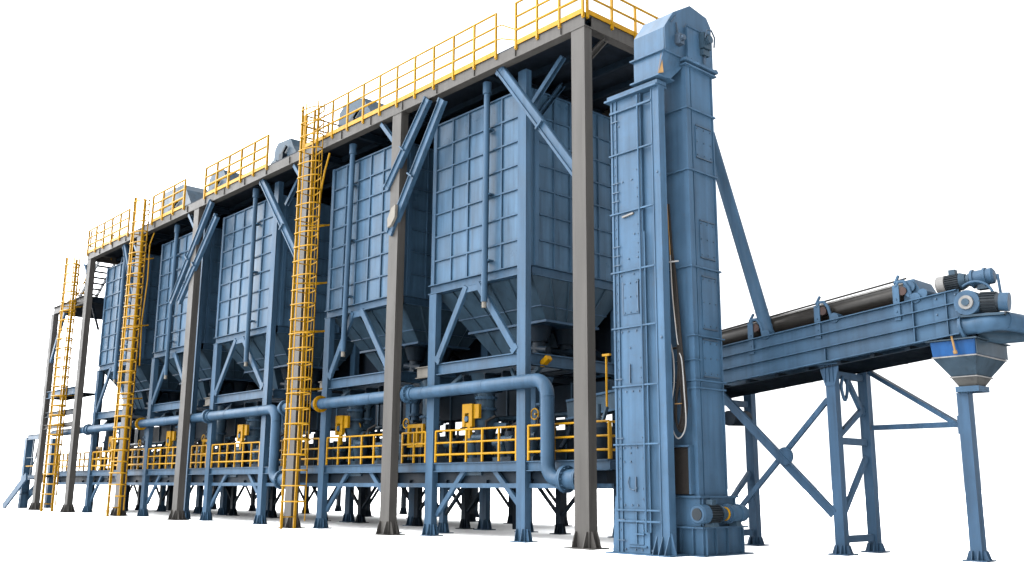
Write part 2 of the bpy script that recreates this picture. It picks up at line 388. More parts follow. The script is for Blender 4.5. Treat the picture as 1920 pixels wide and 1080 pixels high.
# ------------------------------------------------------------------ guard rails
def rail_posts(n_, a, b): return [a+(b-a)*i/(n_-1) for i in range(n_)]
def guardrail(p, q, n_posts, z0, zs, label, group, toe=None, r=.034, drop=0.0, postr=.038, ztop=None, ends=True):
    """straight run from p to q (x, y); zs = heights of the rails, highest first"""
    t = thing('guardrail', ((p[0]+q[0])/2, (p[1]+q[1])/2, z0), label, 'railing', group)
    ztop = ztop or zs[0]
    for i in range(n_posts):
        x, y, _ = lerp((*p, 0), (*q, 0), i/(n_posts-1)) if n_posts > 1 else (*p, 0)
        b = MB().bar((x, y, z0-drop), (x, y, ztop+.01), postr*1.7, postr*1.7, (0,1,0))
        if drop: b.bar((x, y+.015, z0-drop-.03), (x, y+.015, z0-.02), .09, .03, (0,1,0))
        b.build('post', 'yellow', t)
    for j, z in enumerate(zs):
        MB().tube((*p, z), (*q, z), r if j < 2 else r*1.15, 8).build('top_rail' if j == 0 else 'mid_rail', 'yellow', t)
    if toe: MB().bar((*p, toe[0]+toe[1]/2), (*q, toe[0]+toe[1]/2), .02, toe[1]).build('toe_board', 'yellow', t)
    return t
RG = 'yellow rails along the roof edge'
ZS = (15.72, 15.27, 14.84)
guardrail((-15.0, -.03), (-3.66, -.03), 12, 14.41, ZS, 'longest yellow roof railing, from the nearest ladder top towards the elevator', RG, (14.36, .15), drop=.16)
guardrail((-2.76, -.03), (-.02, -.03), 4, 14.41, (15.72, 15.27, 14.84), 'short yellow roof railing at the roof corner over the nearest grey column', RG, (14.36, .15), drop=.16)
guardrail((.03, .1), (.03, 5.2), 6, 14.41, (15.3, 14.88), 'yellow railing along the roof end behind the elevator head', RG, (14.36, .14), drop=.16)
guardrail((-23.75, -.03), (-17.95, -.03), 6, 14.41, ZS, 'yellow roof railing over the middle bin with two grey housings behind', RG, (14.36, .15), drop=.16, r=.048, postr=.052)
guardrail((-29.75, -.03), (-26.0, -.03), 4, 14.41, ZS, 'short yellow roof railing just right of the second ladder top', RG, (14.36, .15), drop=.16, r=.048, postr=.052)
guardrail((-38.9, -.03), (-32.9, -.03), 6, 14.41, ZS, 'yellow roof railing at the far left end of the roof', RG, (14.36, .15), drop=.16, r=.048, postr=.052)
guardrail((-38.95, .1), (-38.95, 5.0), 5, 14.41, ZS, 'yellow railing closing the far left roof end, running backwards', RG, drop=.16)
guardrail((-15.0, .05), (-15.0, 2.0), 3, 14.41, ZS, 'short yellow return rail beside the top of the nearest ladder', RG, drop=0)
# bent links over the gap near the corner
t = thing('rail_link', (-3.2, -.03, 14.9), 'thin bent yellow link closing the gap in the roof railing', 'railing')
MB().path([(-3.66, -.03, 15.27), (-3.4, -.03, 15.25), (-2.76, -.03, 14.86)], .022, 8).build('upper_link', 'yellow', t)
MB().path([(-3.66, -.03, 14.84), (-3.4, -.03, 14.80), (-2.76, -.03, 14.52)], .022, 8).build('lower_link', 'yellow', t)

WG = 'yellow rails along the lower walkway'
ZW = (3.19, 2.82, 2.46)
secs = [(-3.05, -.02, 4, 'yellow walkway rail between the pipe elbow and the nearest grey column'),
        (-7.28, -3.56, 6, 'yellow walkway rail below the bin next to the elevator'),
        (-9.05, -7.8, 3, 'short yellow walkway rail right of the second grey column'),
        (-13.65, -9.95, 6, 'yellow walkway rail left of the second grey column'),
        (-17.8, -14.2, 5, 'yellow walkway rail behind the nearest caged ladder'),
        (-22.95, -18.7, 7, 'yellow walkway rail below the middle bin'),
        (-25.0, -23.5, 4, 'short yellow walkway rail right of the third grey column'),
        (-29.85, -25.6, 7, 'yellow walkway rail left of the third grey column'),
        (-32.6, -30.35, 4, 'short yellow walkway rail behind the second caged ladder'),
        (-37.4, -33.1, 8, 'yellow walkway rail below the bin at the far end'),
        (-43.6, -38.0, 9, 'yellow walkway rail at the left end between the last two columns')]
for a, c, n_, lab in secs:
    guardrail((a, .80), (c, .80), n_, 2.226, ZW, lab, WG, None, r=.03 if a > -30 else .042, drop=.0, postr=.032 if a > -30 else .042)
guardrail((-.16, 1.0), (-.16, 5.2), 6, 2.226, ZW, 'yellow walkway rail running back along the walkway end beside the elevator', WG, None, r=.03)

# ------------------------------------------------------------------ caged ladders
def ladder(x, ya, yb, ztop, z_cage, label, arms, bulge=.95, k=1.0):
    t = thing('caged_ladder', (x, (ya+yb)/2, 0), label, 'ladder', 'yellow caged ladders')
    for y in (ya, yb):
        MB().bar((x, y, .0), (x, y, ztop), .06*k, .085*k, (0,1,0)).build('stringer', 'yellow', t)
    rm = None
    n_ = int((ztop-.3)/.54)
    for i in range(n_):
        z = .41+i*.54
        if rm is None:
            rm = MB().tube((x, ya+.03, z), (x, yb-.03, z), .022*k, 6).build('rung', 'yellow', t)
        else:
            o = rm.copy(); COL.objects.link(o); o.parent = t; o.location = (0, 0, i*.54)
    cy = (ya+yb)/2; ry = (yb-ya)/2+.09
    A = [(-.5+i/14)*PI*1.0 for i in range(15)]
    def hp(a, z): return (x+.02+bulge*math.cos(a), cy+ry*math.sin(a), z)
    hm = None; z = .95; i = 0
    while z < ztop+.01:
        if hm is None:
            z_ref = z
            pts = [(x, ya, z)]+[hp(a, z) for a in A]+[(x, yb, z)]
            hm = MB().path(pts, .027*k, 6).build('hoop', 'yellow', t)
        else:
            o = hm.copy(); COL.objects.link(o); o.parent = t; o.location = (0, 0, z-z_ref)
        z += .54
    for a in (-PI*.38, -PI*.12, PI*.14, PI*.38):
        p = hp(a, 0); zb_ = .3 if 0 < a < .6 else z_cage
        MB().bar((p[0], p[1], zb_), (p[0], p[1], ztop), .045*k, .018*k, (math.cos(a), math.sin(a), 0)).build('cage_bar', 'yellow', t)
    for z in arms:
        b = MB().path([(x, ya, z), (x+bulge*1.0, yb+.30, z), (x, yb+.02, z+.0)], .03, 6); b.tube((x, yb, z), (x+bulge*1.0, yb+.30, z+.02), .02, 6)
        b.build('wall_bracket', 'yellow', t)
    return t
ladder(-14.28, -.54, -.02, 15.75, 2.6, 'yellow caged ladder nearest the elevator, in front of the third grey column', (4.9, 7.0, 8.8, 11.0))
ladder(-30.9, -.52, -.0, 15.8, 2.0, 'yellow caged ladder in the middle, rising between the two left bins', (5.6, 9.2, 12.6), k=1.3)
ladder(-40.9, -.5, .05, 14.4, 2.0, 'yellow caged ladder furthest left, standing at the small side tower', (6.4, 11.5), k=1.5)
tag(MB().path([(-13.25, .1, 13.75), (-13.45, .05, 13.1), (-13.62, .0, 12.2), (-13.66, .0, 10.5)], .04, 8).build('loose_tube', 'yellow'), 'bent yellow tube beside the top of the nearest ladder', 'tube')
tag(MB().path([(-29.9, .2, 13.9), (-30.1, .1, 13.3), (-30.0, .1, 11.5), (-30.3, .1, 9.4), (-30.1, .1, 7.2)], .032, 8).build('loose_tube', 'yellow'), 'long yellow tube hanging to the right of the middle ladder', 'tube')

# ------------------------------------------------------------------ big header pipes
def header(pts_x, x_end, label, z=4.40, drop_z=1.72, r=.195, flanges=(), yellow_at=None, xs=None, elbow_back=True):
    y = .50
    t = thing('header_pipe', (x_end, y, drop_z), label, 'pipe', 'large blue pipes along the bin legs')
    R = .48
    MB().path([(xs, y, z), (x_end-R, y, z)], r, 20).build('horizontal_pipe', 'blue', t)
    e = MB().path(arc((x_end-R, y, z-R), R, PI/2, 0, (1,0,0), (0,0,1), 10), r+.002, 20, cap=False)
    e.build('elbow', 'blue', t)
    MB().path([(x_end, y, z-R), (x_end, y, drop_z+R*.8)], r, 20).build('vertical_pipe', 'blue', t)
    R2 = .40
    MB().path(arc((x_end+R2, y, drop_z+R*.8), R2, PI, 1.5*PI, (1,0,0), (0,0,1), 10)+[V((x_end+R2+.25, y, drop_z+R*.8-R2))], r+.002, 20).build('elbow', 'blue', t)
    b = MB(); flange(b, (x_end+R2+.3, y, drop_z+R*.8-R2), (1,0,0), .36, .06, 12); b.tube((x_end+R2+.36, y, drop_z+R*.8-R2), (x_end+R2+.75, y+.0, drop_z+R*.8-R2), .26, 16)
    flange(b, (x_end+R2+.8, y, drop_z+R*.8-R2), (1,0,0), .33, .05, 10)
    b.build('valve', 'blue', t)
    for fx in flanges:
        b = MB(); flange(b, (fx, y, z), (1,0,0), .31, .07, 12); b.tube((fx-.25, y, z), (fx+.25, y, z), .225, 18); b.build('flange', 'blue', t)
    b = MB()
    for fx in [xs+.8+i*2.9 for i in range(int((x_end-xs-1)/2.9)+1)]: b.tube((fx-.012, y, z), (fx+.012, y, z), r+.006, 20)
    b.tube((x_end, y, z-R-.02), (x_end, y, z-R), r+.007, 20); b.build('weld_seam', 'blue', t)
    if yellow_at is not None:
        b = MB(); flange(b, (yellow_at, y, z), (1,0,0), .30, .05, 10); b.build('yellow_clamp', 'yellow', t)
    return t
header(None, -1.98, 'large blue pipe nearest the elevator, turning down beside the nearest grey column', xs=-14.1, flanges=(-8.35,), yellow_at=-13.75)
header(None, -16.95, 'large blue pipe of the middle bins, turning down left of the nearest ladder', xs=-30.6, flanges=(-22.9,), yellow_at=-30.3)
tt = thing('header_pipe', (-36, .5, 4.4), 'large blue pipe at the far left end of the row, behind the two left ladders', 'pipe', 'large blue pipes along the bin legs')
MB().path([(-43.3, .5, 4.4), (-31.0, .5, 4.4)], .195, 18).build('horizontal_pipe', 'blue', tt)
b = MB(); flange(b, (-37.6, .5, 4.4), (1,0,0), .31, .07, 12); b.tube((-37.9, .5, 4.4), (-37.3, .5, 4.4), .25, 18); b.build('flange', 'blue', tt)
b = MB().tube((-16.6, .5, 4.4), (-15.2, .5, 4.4), .19, 16); flange(b, (-16.3, .5, 4.4), (1,0,0), .29, .05)
tag(b.build('pipe_stub', 'blue'), 'short flanged blue pipe stub between pipe elbow and nearest ladder', 'pipe')

# ------------------------------------------------------------------ machinery on the walkway
def discharge(x, y, lab, tall=True):
    t = thing('discharge_valve', (x, y, 2.23), lab, 'valve', 'discharge valves under the bins')
    b = MB().cone((x, y, 4.95), (x, y, 4.35), .55, .30, 18); b.tube((x, y, 4.35), (x, y, 3.75), .28, 18); b.cone((x, y, 3.75), (x, y, 3.5), .28, .42, 18)
    b.build('outlet_pipe', 'hopper', t)
    b = MB(); flange(b, (x, y, 4.2), (0,0,1), .36, .035, 10); flange(b, (x, y, 3.86), (0,0,1), .35, .03, 10); b.build('flange', 'blue', t)
    b = MB().cone((x, y, 3.5), (x, y, 2.75), .42, .2, 16); b.tube((x-.5, y, 3.42), (x+.9, y+.1, 3.32), .09, 10); b.box(x-.18, x+.18, y-.18, y+.18, 2.24, 2.75)
    b.build('valve_body', 'hopper', t)
    yy = y-.55
    a = MB()
    a.box(x-.42, x+.05, yy-.06, yy+.06, 3.72, 4.0); a.box(x-.42, x-.30, yy-.06, yy+.06, 3.30, 3.718); a.box(x-.10, x+.05, yy-.06, yy+.06, 3.30, 3.718)
    a.box(x-.298, x-.102, yy-.03, yy+.03, 3.3, 3.42); a.box(x+.055, x+.30, yy+.0, yy+.10, 3.55, 3.98); a.box(x-.14, x-.02, yy-.07, yy+.03, 2.95, 3.298)
    a.build('actuator', 'yellow', t)
    MB().tube((x-.2, yy-.09, 3.54), (x-.2, yy+.12, 3.54), .085, 12).build('knob', 'blue', t)
    return t
dl = ['discharge valve with yellow actuator below the bin next to the elevator', 'discharge valve with yellow actuator left of the second grey column',
      'discharge valve with yellow actuator below the middle bin', 'discharge valve with yellow actuator left of the third grey column', 'discharge valve with yellow actuator below the far end bin']
for k, x in enumerate((-6.0, -13.3, -21.0, -28.3, -35.8)): discharge(x, 1.75, dl[k])
fl = ['yellow open frame and duct right of the second grey column', 'yellow open frame and duct right of the third grey column', 'yellow open frame and duct near the left tower']
for k, x in enumerate((-8.9, -24.4, -37.9)):
    t = thing('transfer_duct', (x, 1.7, 2.23), fl[k], 'duct', 'ducts with yellow frames between the bins')
    MB().path([(x-.5, 2.0, 4.9), (x, 1.8, 4.2), (x+.1, 1.7, 3.7), (x+.1, 1.7, 3.2)], .26, 14).build('duct', 'hopper', t)
    b = MB(); flange(b, (x+.1, 1.7, 3.75), (0,0,1), .34, .03); b.build('flange', 'blue', t)
    a = MB(); y = 1.25
    a.box(x-.45, x+.4, y-.05, y+.05, 3.38, 3.5); a.box(x-.45, x-.34, y-.05, y+.05, 2.75, 3.378); a.box(x+.02, x+.10, y-.05, y+.05, 2.92, 3.378); a.box(x+.3, x+.4, y-.05, y+.05, 2.75, 3.378); a.box(x-.338, x+.298, y-.05, y+.05, 2.75, 2.9)
    a.build('actuator_frame', 'yellow', t)
for k, (a, c) in enumerate(BINS):
    for j, f_ in enumerate((.22, .86)):
        x = a+(c-a)*f_
        t = thing('gate_valve', (x, 2.1, 3.1), ('left' if j == 0 else 'right')+' gate valve with yellow handwheel under the bin, '+['next to the elevator', 'left of the second grey column', 'in the middle of the row', 'left of the third grey column', 'at the far end'][k], 'valve', 'gate valves under the bins')
        MB().cone((x, 2.1, 4.7), (x, 2.1, 4.3), .3, .17, 14).tube((x, 2.1, 4.3), (x, 2.1, 2.23), .14, 14).build('pipe', 'blue' if j else 'hopper', t)
        b = MB(); flange(b, (x, 2.1, 3.9), (0,0,1), .24, .03, 8); flange(b, (x, 2.1, 3.3), (0,0,1), .24, .03, 8); b.build('flange', 'blue', t)
        MB().box(x-.2, x+.2, 1.85, 2.3, 3.5, 3.72).build('gate_body', 'hopper', t)
        MB().path(arc((x, 1.72, 3.6), .16, 0, 2*PI*.99, (1,0,0), (0,0,1), 14), .025, 6).tube((x, 1.72, 3.6), (x, 1.86, 3.6), .03, 6).build('handwheel', 'yellow', t)
# row of dosing pumps just behind the rail
def pump(x, y, lab, i):
    t = thing('dosing_pump', (x, y, 2.23), lab, 'pump', 'dark pumps lined up behind the walkway rail')
    h = .62+.12*((i*7) % 3)
    b = MB().box(x-.2, x+.2, y-.2, y+.25, 2.228, 2.36); b.cone((x, y, 2.36), (x, y, 2.36+h*.55), .13, .2, 12); b.tube((x, y, 2.36+h*.55), (x, y, 2.36+h), .2, 12)
    b.build('pump_body', 'hopper' if i % 2 else 'navy', t)
    MB().tube((x-.24, y-.12, 2.36+h*.7), (x+.24, y-.12, 2.36+h*.7), .10, 10).build('motor', 'hopper', t)
    MB().path([(x+.1, y+.1, 2.36+h), (x+.1, y+.1, 2.6+h), (x+.3, y+.3, 2.75+h)], .045, 8).build('hose', 'black', t)
pl = ['below the bin next to the elevator', 'left of the second grey column', 'below the middle bin', 'left of the third grey column', 'below the far end bin']
ordn = ['first', 'second', 'third', 'fourth', 'fifth', 'sixth']
i = 0
for k, (a, c) in enumerate(BINS):
    for j in range(6):
        x = a+.62+j*(c-a-1.2)/5
        pump(x, 1.35+.25*(j % 2), '%s dark pump from the left %s' % (ordn[j], pl[k]), i); i += 1
for k, (a, c) in enumerate(BINS):
    t = thing('pipe_manifold', ((a+c)/2, 2.7, 3.4), 'dark pipe manifold with short drops behind the pumps '+pl[k], 'pipe', 'pipe manifolds behind the pumps')
    MB().tube((a-.2, 2.7, 3.62), (c+.1, 2.7, 3.62), .08, 10).build('manifold_pipe', 'hopper', t)
    MB().tube((a-.1, 2.5, 3.42), (c+.2, 2.5, 3.42), .05, 8).build('manifold_pipe', 'navy', t)
    for j in range(7):
        x = a+.2+j*(c-a-.3)/6
        MB().path([(x, 2.7, 3.6), (x, 2.68, 3.3), (x+.05, 2.5, 2.95), (x+.05, 2.2, 2.6+.1*(j % 3))], .07, 8).build('drop_pipe', 'hopper' if j % 2 else 'navy', t)
        b = MB().tube((x, 2.7, 3.30), (x, 2.7, 3.36), .15, 12).box(x-.1, x+.1, 2.55, 2.7, 3.05, 3.25); b.build('valve', 'navy', t)
# long dark troughs at the back, with gaps between them
for y, z0, z1, x0, x1, lab in ((4.4, 2.3, 3.28, -40, -1.0, 'long dark screw conveyor trough lying on the walkway behind the pumps'),
                               (4.0, 3.8, 4.62, -39, -.4, 'long dark conveyor trough hung below the hoppers')):
    t = thing('screw_conveyor', ((x0+x1)/2, y, z0), lab, 'conveyor')
    MB().box(x0, x1, y-.45, y+.45, z0, z1).build('trough', 'navy', t)
    for q in range(26):
        x = x0+.6+q*(x1-x0-1.2)/25; MB().box(x-.03, x+.03, y-.50, y+.50, z0-.02, z1+.05).build('clamp_band', 'hopper', t)
    for q in range(13):
        x = x0+1.2+q*(x1-x0-2)/12; MB().tube((x, y-.1, z0-.65 if z0 > 3 else z1), (x, y-.1, z0 if z0 > 3 else z1+.45), .13, 10).build('inlet_spout', 'navy', t)
for k, (x, y) in enumerate(((-1.25, 1.75), (-2.0, 2.6))):
    t = thing('dark_vessel', (x, y, 2.23), ['dark blue upright vessel behind the rail beside the nearest grey column', 'dark blue upright vessel behind the descending pipe elbow'][k], 'tank')
    MB().tube((x, y, 2.23), (x, y, 3.1), .35, 18).cone((x, y, 3.1), (x, y, 3.35), .35, .14, 18).build('shell', 'navy', t)
    MB().tube((x, y, 3.35), (x, y, 3.75), .07, 10).build('pipe', 'hopper', t)
t = thing('cross_conveyor', (-1.4, 2.6, 3.5), 'dark blue inclined conveyor casing behind the nearest grey column', 'conveyor')
MB().bar((-3.0, 2.6, 3.70), (1.2, 2.6, 4.1), .6, .5).build('casing', 'hopper', t)
b = MB().bar((-3.0, 2.28, 3.97), (1.2, 2.28, 4.37), .06, .06); b.bar((-3.0, 2.28, 3.45), (1.2, 2.28, 3.85), .06, .06); b.build('edge_angle', 'blue', t)
t = thing('sampling_rod', (.25, 1.35, 3.6), 'thin yellow rod hanging between nearest grey column and elevator', 'rod')
MB().tube((-.44, 1.2, 3.6), (-.44, 1.2, 4.95), .03, 8).build('rod', 'yellow', t)
MB().bar((-.44, 1.2, 3.6), (-.6, 1.2, 3.2), .1, .06).build('paddle', 'hopper', t)
MB().bar((-.56, 1.2, 4.98), (-.30, 1.2, 4.98), .08, .06).build('hanger', 'yellow', t)
t = thing('crane_hook_arm', (-2.2, 1.6, 5.0), 'slanted blue strut with yellow tip left of the nearest grey column', 'strut')
MB().bar((-4.05, 1.55, 4.45), (-3.35, 1.6, 5.0), .16, .1).build('strut', 'hopper', t)
MB().bar((-3.35, 1.6, 5.0), (-3.05, 1.62, 5.2), .2, .14).build('tip', 'yellow', t)

# ------------------------------------------------------------------ roof housings
HOUS = [(-15.05, -12.2, 16.45, 'blue grey drive housing on the roof over the second bin'), (-20.3, -18.0, 16.3, 'blue grey sloped housing at the right end of the middle roof rail'),
        (-26.9, -24.3, 16.45, 'blue grey housing behind the left end of the middle roof rail'), (-32.8, -28.2, 16.8, 'largest blue grey housing on the roof, right of the middle ladder top')]
for x0, x1, zt, lab in HOUS:
    t = thing('roof_housing', ((x0+x1)/2, 2, 14.41), lab, 'machine housing', 'machine housings on the roof')
    w = x1-x0; y = 1.5
    MB().prism([(x0, y, 14.42), (x1, y, 14.42), (x1, y, 15.0), (x0+.90*w, y, 15.35), (x0+.72*w, y, zt-.45), (x0+.62*w, y, zt-.06), (x0+.14*w, y, zt), (x0+.03*w, y, zt-.22), (x0, y, zt-.7)], (0, 1.3, 0)).build('casing', 'housing', t)
    MB().tube((x0+.2*w, y-.25, 15.1), (x0+.2*w, y-.003, 15.1), .34, 18).build('drive_cover', 'hopper', t)
    b = MB().box(x0+.36*w, x0+.5*w, y-.2, y-.003, 14.8, 15.6); b.bar((x0+.4*w, y-.1, 15.6), (x0+.55*w, y-.1, 15.9), .1, .1); b.build('bracket', 'navy', t)
    MB().box(x0+.64*w, x0+.9*w, y-.3, y-.003, 14.42, 14.95).build('motor', 'hopper', t)

# ------------------------------------------------------------------ small tower at the far left
t = thing('side_tower', (-44.2, .16, 0), 'small grey tower with platform at the far left end of the row', 'tower')
TX = -43.95
cb = MB().box(TX-.5, TX, 0, .3, .03, 11.5).build('column', 'grey', t); base_plate(TX-.5, TX, 0, .3, 'grey', cb, .2, .42)
MB().ibeam((TX-.55, .15, 11.75), (-38.86, .15, 11.75), .26, .46, .03).build('platform_beam', 'grey', t)
MB().box(TX-.55, -38.86, .3, 3.4, 11.6, 11.95).build('platform_floor', 'navy', t)
MB().box(-38.3, -37.95, .9, 3.4, 11.45, 11.95).build('platform_floor', 'navy', t)
MB().ibeam((TX+.004, .15, 6.62), (-38.86, .15, 6.62), .24, .42, .03).build('tie_beam', 'blue', t)
MB().box(TX+.004, -38.86, .3, 1.2, 6.40, 6.5).build('tie_beam', 'navy', t)
MB().ibeam((TX+.004, .15, 5.45), (-38.86, .15, 5.45), .2, .3, .03).build('tie_beam', 'navy', t)
MB().ibeam((TX+.004, .15, 4.75), (-38.86, .15, 4.75), .2, .25, .03).build('tie_beam', 'grey', t)
MB().bar((TX+.05, .1, 8.6), (-42.2, .1, 11.45), .2, .14, (0,1,0)).build('knee_brace', 'blue', t)
MB().bar((-39.6, 1.2, 10.2), (-38.95, .5, 11.5), .12, .12, (0,1,0)).build('knee_brace', 'navy', t)
for x, y in ((-38.6, 3.2), (TX-.2, 3.2)): MB().box(x-.15, x+.15, y-.15, y+.15, .03, 11.59).build('rear_column', 'navy', t)
for p, q in (((-38.2, 1.0, 8.2), (-36.4, 1.0, 11.9)), ((-36.4, 3.4, 8.4), (-38.0, 3.4, 11.2)), ((-38.2, 1.2, 11.0), (-36.6, 1.2, 14.0))):
    MB().bar(p, q, .2, .14, (0,1,0)).build('cross_brace', 'blue', t)
MB().bar((-38.0, 3.2, 7.2), (-36.0, 3.2, 7.2), .12, .12).build('cross_brace', 'navy', t)
st = thing('roof_stair', (-42, 1.2, 11.95), 'dark stair with yellow edge climbing from the small tower to the roof', 'stair')
for y in (.9, 1.8): MB().bar((-43.2, y, 11.97), (-39.4, y, 14.38), .06, .26).build('stringer', 'navy', st)
for k in range(9):
    f = (k+.5)/9; MB().box(-43.2+3.8*f-.17, -43.2+3.8*f+.17, .94, 1.76, 11.97+2.41*f, 12.02+2.41*f).build('tread', 'navy', st)
for k in range(8):
    f = (k+.5)/8; MB().box(-38.30, -37.55, 1.2+2.2*f-.16, 1.2+2.2*f+.16, 11.97+2.3*f, 12.05+2.3*f).build('tread', 'navy', st)
for xx in (-38.34, -37.5): MB().bar((xx, 1.15, 11.97), (xx, 3.45, 14.3), .05, .25, (0,0,1)).build('stringer', 'navy', st)
MB().tube((-43.2, .86, 12.4), (-39.4, .86, 14.7), .035, 8).build('handrail', 'yellow', st)
guardrail((-38.0, 2.9), (-36.2, 2.9), 3, 11.9, (13.0, 12.5), 'small yellow rail beside the upper part of the far end bin', RG)
t = thing('platform_ring', (-40, 1.4, 12), 'yellow cage rail on the small tower platform behind the far ladder', 'railing')
for z in (12.6, 13.4, 14.3):
    MB().path(arc((-42.2, .9, z), .45, 0, 2*PI*.98, (1,0,0), (0,1,0), 14), .03, 6).build('hoop', 'yellow', t)
for a in range(6):
    an = a*PI/3; MB().tube((-42.2+.45*math.cos(an), .9+.45*math.sin(an), 11.95), (-42.2+.45*math.cos(an), .9+.45*math.sin(an), 14.3), .025, 6).build('cage_bar', 'yellow', t)
# landing and stair to the ground
t = thing('stair_landing', (-46, .6, 0), 'blue post and beam landing frame at the far left', 'landing')
for x, y in ((-48.3, .6), (-47.6, 1.9)):
    cb = MB().box(x-.22, x+.22, y-.2, y+.25, .03, 4.3).build('post', 'blue', t)
MB().ibeam((-48.15, .45, 4.3), (TX-.51, .45, 4.3), .2, .3, .025).build('top_beam', 'blue', t)
MB().ibeam((-48.15, .45, 1.88), (TX-.51, .45, 1.88), .2, .28, .025).build('deck_beam', 'blue', t)
MB().box(-48.1, TX-.51, .56, 1.9, 1.9, 2.0).build('deck', 'navy', t)
MB().tube((-47.85, .45, 3.05), (TX-.51, .45, 3.05), .035, 8).build('handrail', 'hopper', t)
for xx in (-46.6, -45.5): MB().tube((xx, .45, 2.0), (xx, .45, 3.05), .035, 8).build('rail_post', 'hopper', t)
MB().tube((-47.85, .45, 2.55), (TX-.51, .45, 2.55), .035, 8).build('handrail', 'yellow', t)
MB().bar((-47.0, .5, 2.0), (-46.9, .5, 4.15), .08, .08, (0,1,0)).build('rail_post', 'hopper', t)
MB().path([(-47.2, .5, 2.1), (-46.4, .5, 2.9), (-45.9, .5, 4.1)], .04, 6).build('hose', 'navy', t)
st = thing('ground_stair', (-49, .6, 0), 'steep blue stair from the white ground up to the left landing', 'stair')
for y in (-.1, .85): MB().bar((-49.7, y, .05), (-45.6, y, 1.95), .10, .44).build('stringer', 'blue', st)
for k in range(6):
    f = (k+.5)/6; MB().box(-49.7+4.1*f-.2, -49.7+4.1*f+.2, -.06, .81, .06+1.9*f, .10+1.9*f).build('tread', 'hopper', st)

# ------------------------------------------------------------------ bucket elevator
el = thing('bucket_elevator', (2.4, .5, 0), 'tall blue twin leg bucket elevator with hooded head, tallest thing at the roof end', 'elevator')
# front (short) leg
fx0, fx1, fy0, fy1, ft = 1.25, 2.82, -.35, -.17, 11.2
b = MB().box(fx0+.05, 2.22, fy0, fy1, .03, ft)                  # sheet
b.box(2.22, 2.60, fy0+.09, fy1-.003, .03, ft-.01)               # recess
fl_ = b.build('front_casing', 'tower', el)
c = MB().box(fx0, fx0+.055, fy0-.03, fy1+.02, .03, ft); c.box(2.60, fx1-.012, fy0-.03, fy0+.03, .03, ft+.0); c.box(fx1-.04, fx1, fy0-.028, fy1+.02, .03, ft)
c.box(2.585, 2.615, fy0-.05, fy0-.0, .03, ft); c.box(fx0+.16, fx0+.19, fy0-.035, fy0-.002, .03, ft)
c.build('corner_channel', 'tower', fl_)
r = MB()
for z in (9.75, 8.2, 6.7, 5.3, 3.88, 2.5, .99): MB().box(fx0-.05, 2.59, fy0-.06, fy0-.004, z-.018, z+.018).build('stiffener', 'tower', fl_)
MB().box(fx0+.05, 2.59, fy0-.06, fy0-.004, .72, .76).build('stiffener', 'tower', fl_); MB().box(fx0+.0, 2.59, fy0-.07, fy0-.004, 10.86, 10.91).build('stiffener', 'tower', fl_)
MB().tube((2.16, fy0-.05, .5), (2.16, fy0-.05, ft-.05), .028, 8).tube((2.28, fy0-.03, .5), (2.28, fy0-.03, 7.6), .02, 8).build('conduit', 'tower', fl_)
r = MB().box(fx0-.12, fx1+.0, fy0-.14, fy1+.12, ft+.004, ft+.05); r.box(fx0-.06, fx1+.02, fy0-.09, fy1+.08, ft+.055, ft+.15)
r.build('top_flange', 'tower', fl_)
r = MB().box(1.58, 2.03, fy0-.022, fy0-.001, 5.62, 6.42); hd = r.build('access_door', 'tower', fl_)
r = MB()
for x in (1.62, 1.80, 1.99):
    for z in (5.66, 6.04, 6.38): r.tube((x, fy0-.045, z), (x, fy0-.02, z), .018, 6)
r.box(1.55, 1.575, fy0-.03, fy0-.002, 5.62, 6.42); r.box(2.035, 2.05, fy0-.035, fy0-.002, 5.6, 6.45)
r.build('bolt', 'bolt', hd)
r = MB().box(1.62, 2.05, fy0-.02, fy0-.001, .22, .68); r.box(1.85, 1.88, fy0-.05, fy0-.021, .24, .95); r.box(1.85, 2.12, fy0-.09, fy0-.021, .44, .47); r.box(1.6, 2.15, fy0-.05, fy0-.002, .16, .19)
r.build('clean_out_hatch', 'tower', fl_)
r = MB()
random.seed(3)
for z in [.3+.235*i for i in range(46)]:
    r.tube((fx0+.105, fy0-.022, z), (fx0+.105, fy0+.0, z), .016, 6)
    if random.random() < .35: r.bar((fx0+.02, fy0-.04, z), (fx0+.26, fy0-.04, z), .02, .02)
    if random.random() < .5: r.tube((2.06, fy0-.022, z), (2.06, fy0, z), .014, 6)
for z, xs_ in ((10.5,(1.5,)),(9.0,(1.6,1.9)),(7.6,(1.95,)),(7.0,(2.05,1.75)),(6.6,(1.9,1.5)),(5.2,(1.5,1.7,1.95)),(4.8,(1.75,)),(3.75,(1.6,1.8,2.0)),(2.42,(1.5,1.7,1.9)),(2.3,(1.7,)),(2.1,(1.7,1.5)),(1.1,(1.5,1.72,1.9)),(.1,(1.5,1.8,2.0,2.3))):
    for x in xs_: r.tube((x, fy0-.025, z), (x, fy0, z), .022, 6)
r.tube((2.73, fy0-.06, 4.95), (2.73, fy0-.02, 4.95), .03, 8); r.tube((2.73, fy0-.05, 9.0), (2.73, fy0-.02, 9.0), .03, 8)
r.build('bolt_row', 'bolt', fl_)['kind'] = 'stuff'
r = MB().path([(1.66, fy0-.03, 1.75), (1.62, fy0-.03, 1.62), (1.66, fy0-.03, 1.48), (1.8, fy0-.03, 1.44), (1.9, fy0-.03, 1.5)], .014, 6); r.bar((1.86, fy0-.03, 1.75), (1.86, fy0-.03, 1.4), .03, .02); r.bar((1.75, fy0-.03, 4.4), (1.74, fy0-.03, 3.95), .03, .02)
r.build('hatch_handle', 'bolt', fl_)
MB().bar((1.6, fy0-.03, 8.08), (1.95, fy0-.03, 8.12), .06, .04).build('tag_plate', 'hood', fl_)
r = MB().box(1.08, 3.0, -.62, .25, .002, .028)
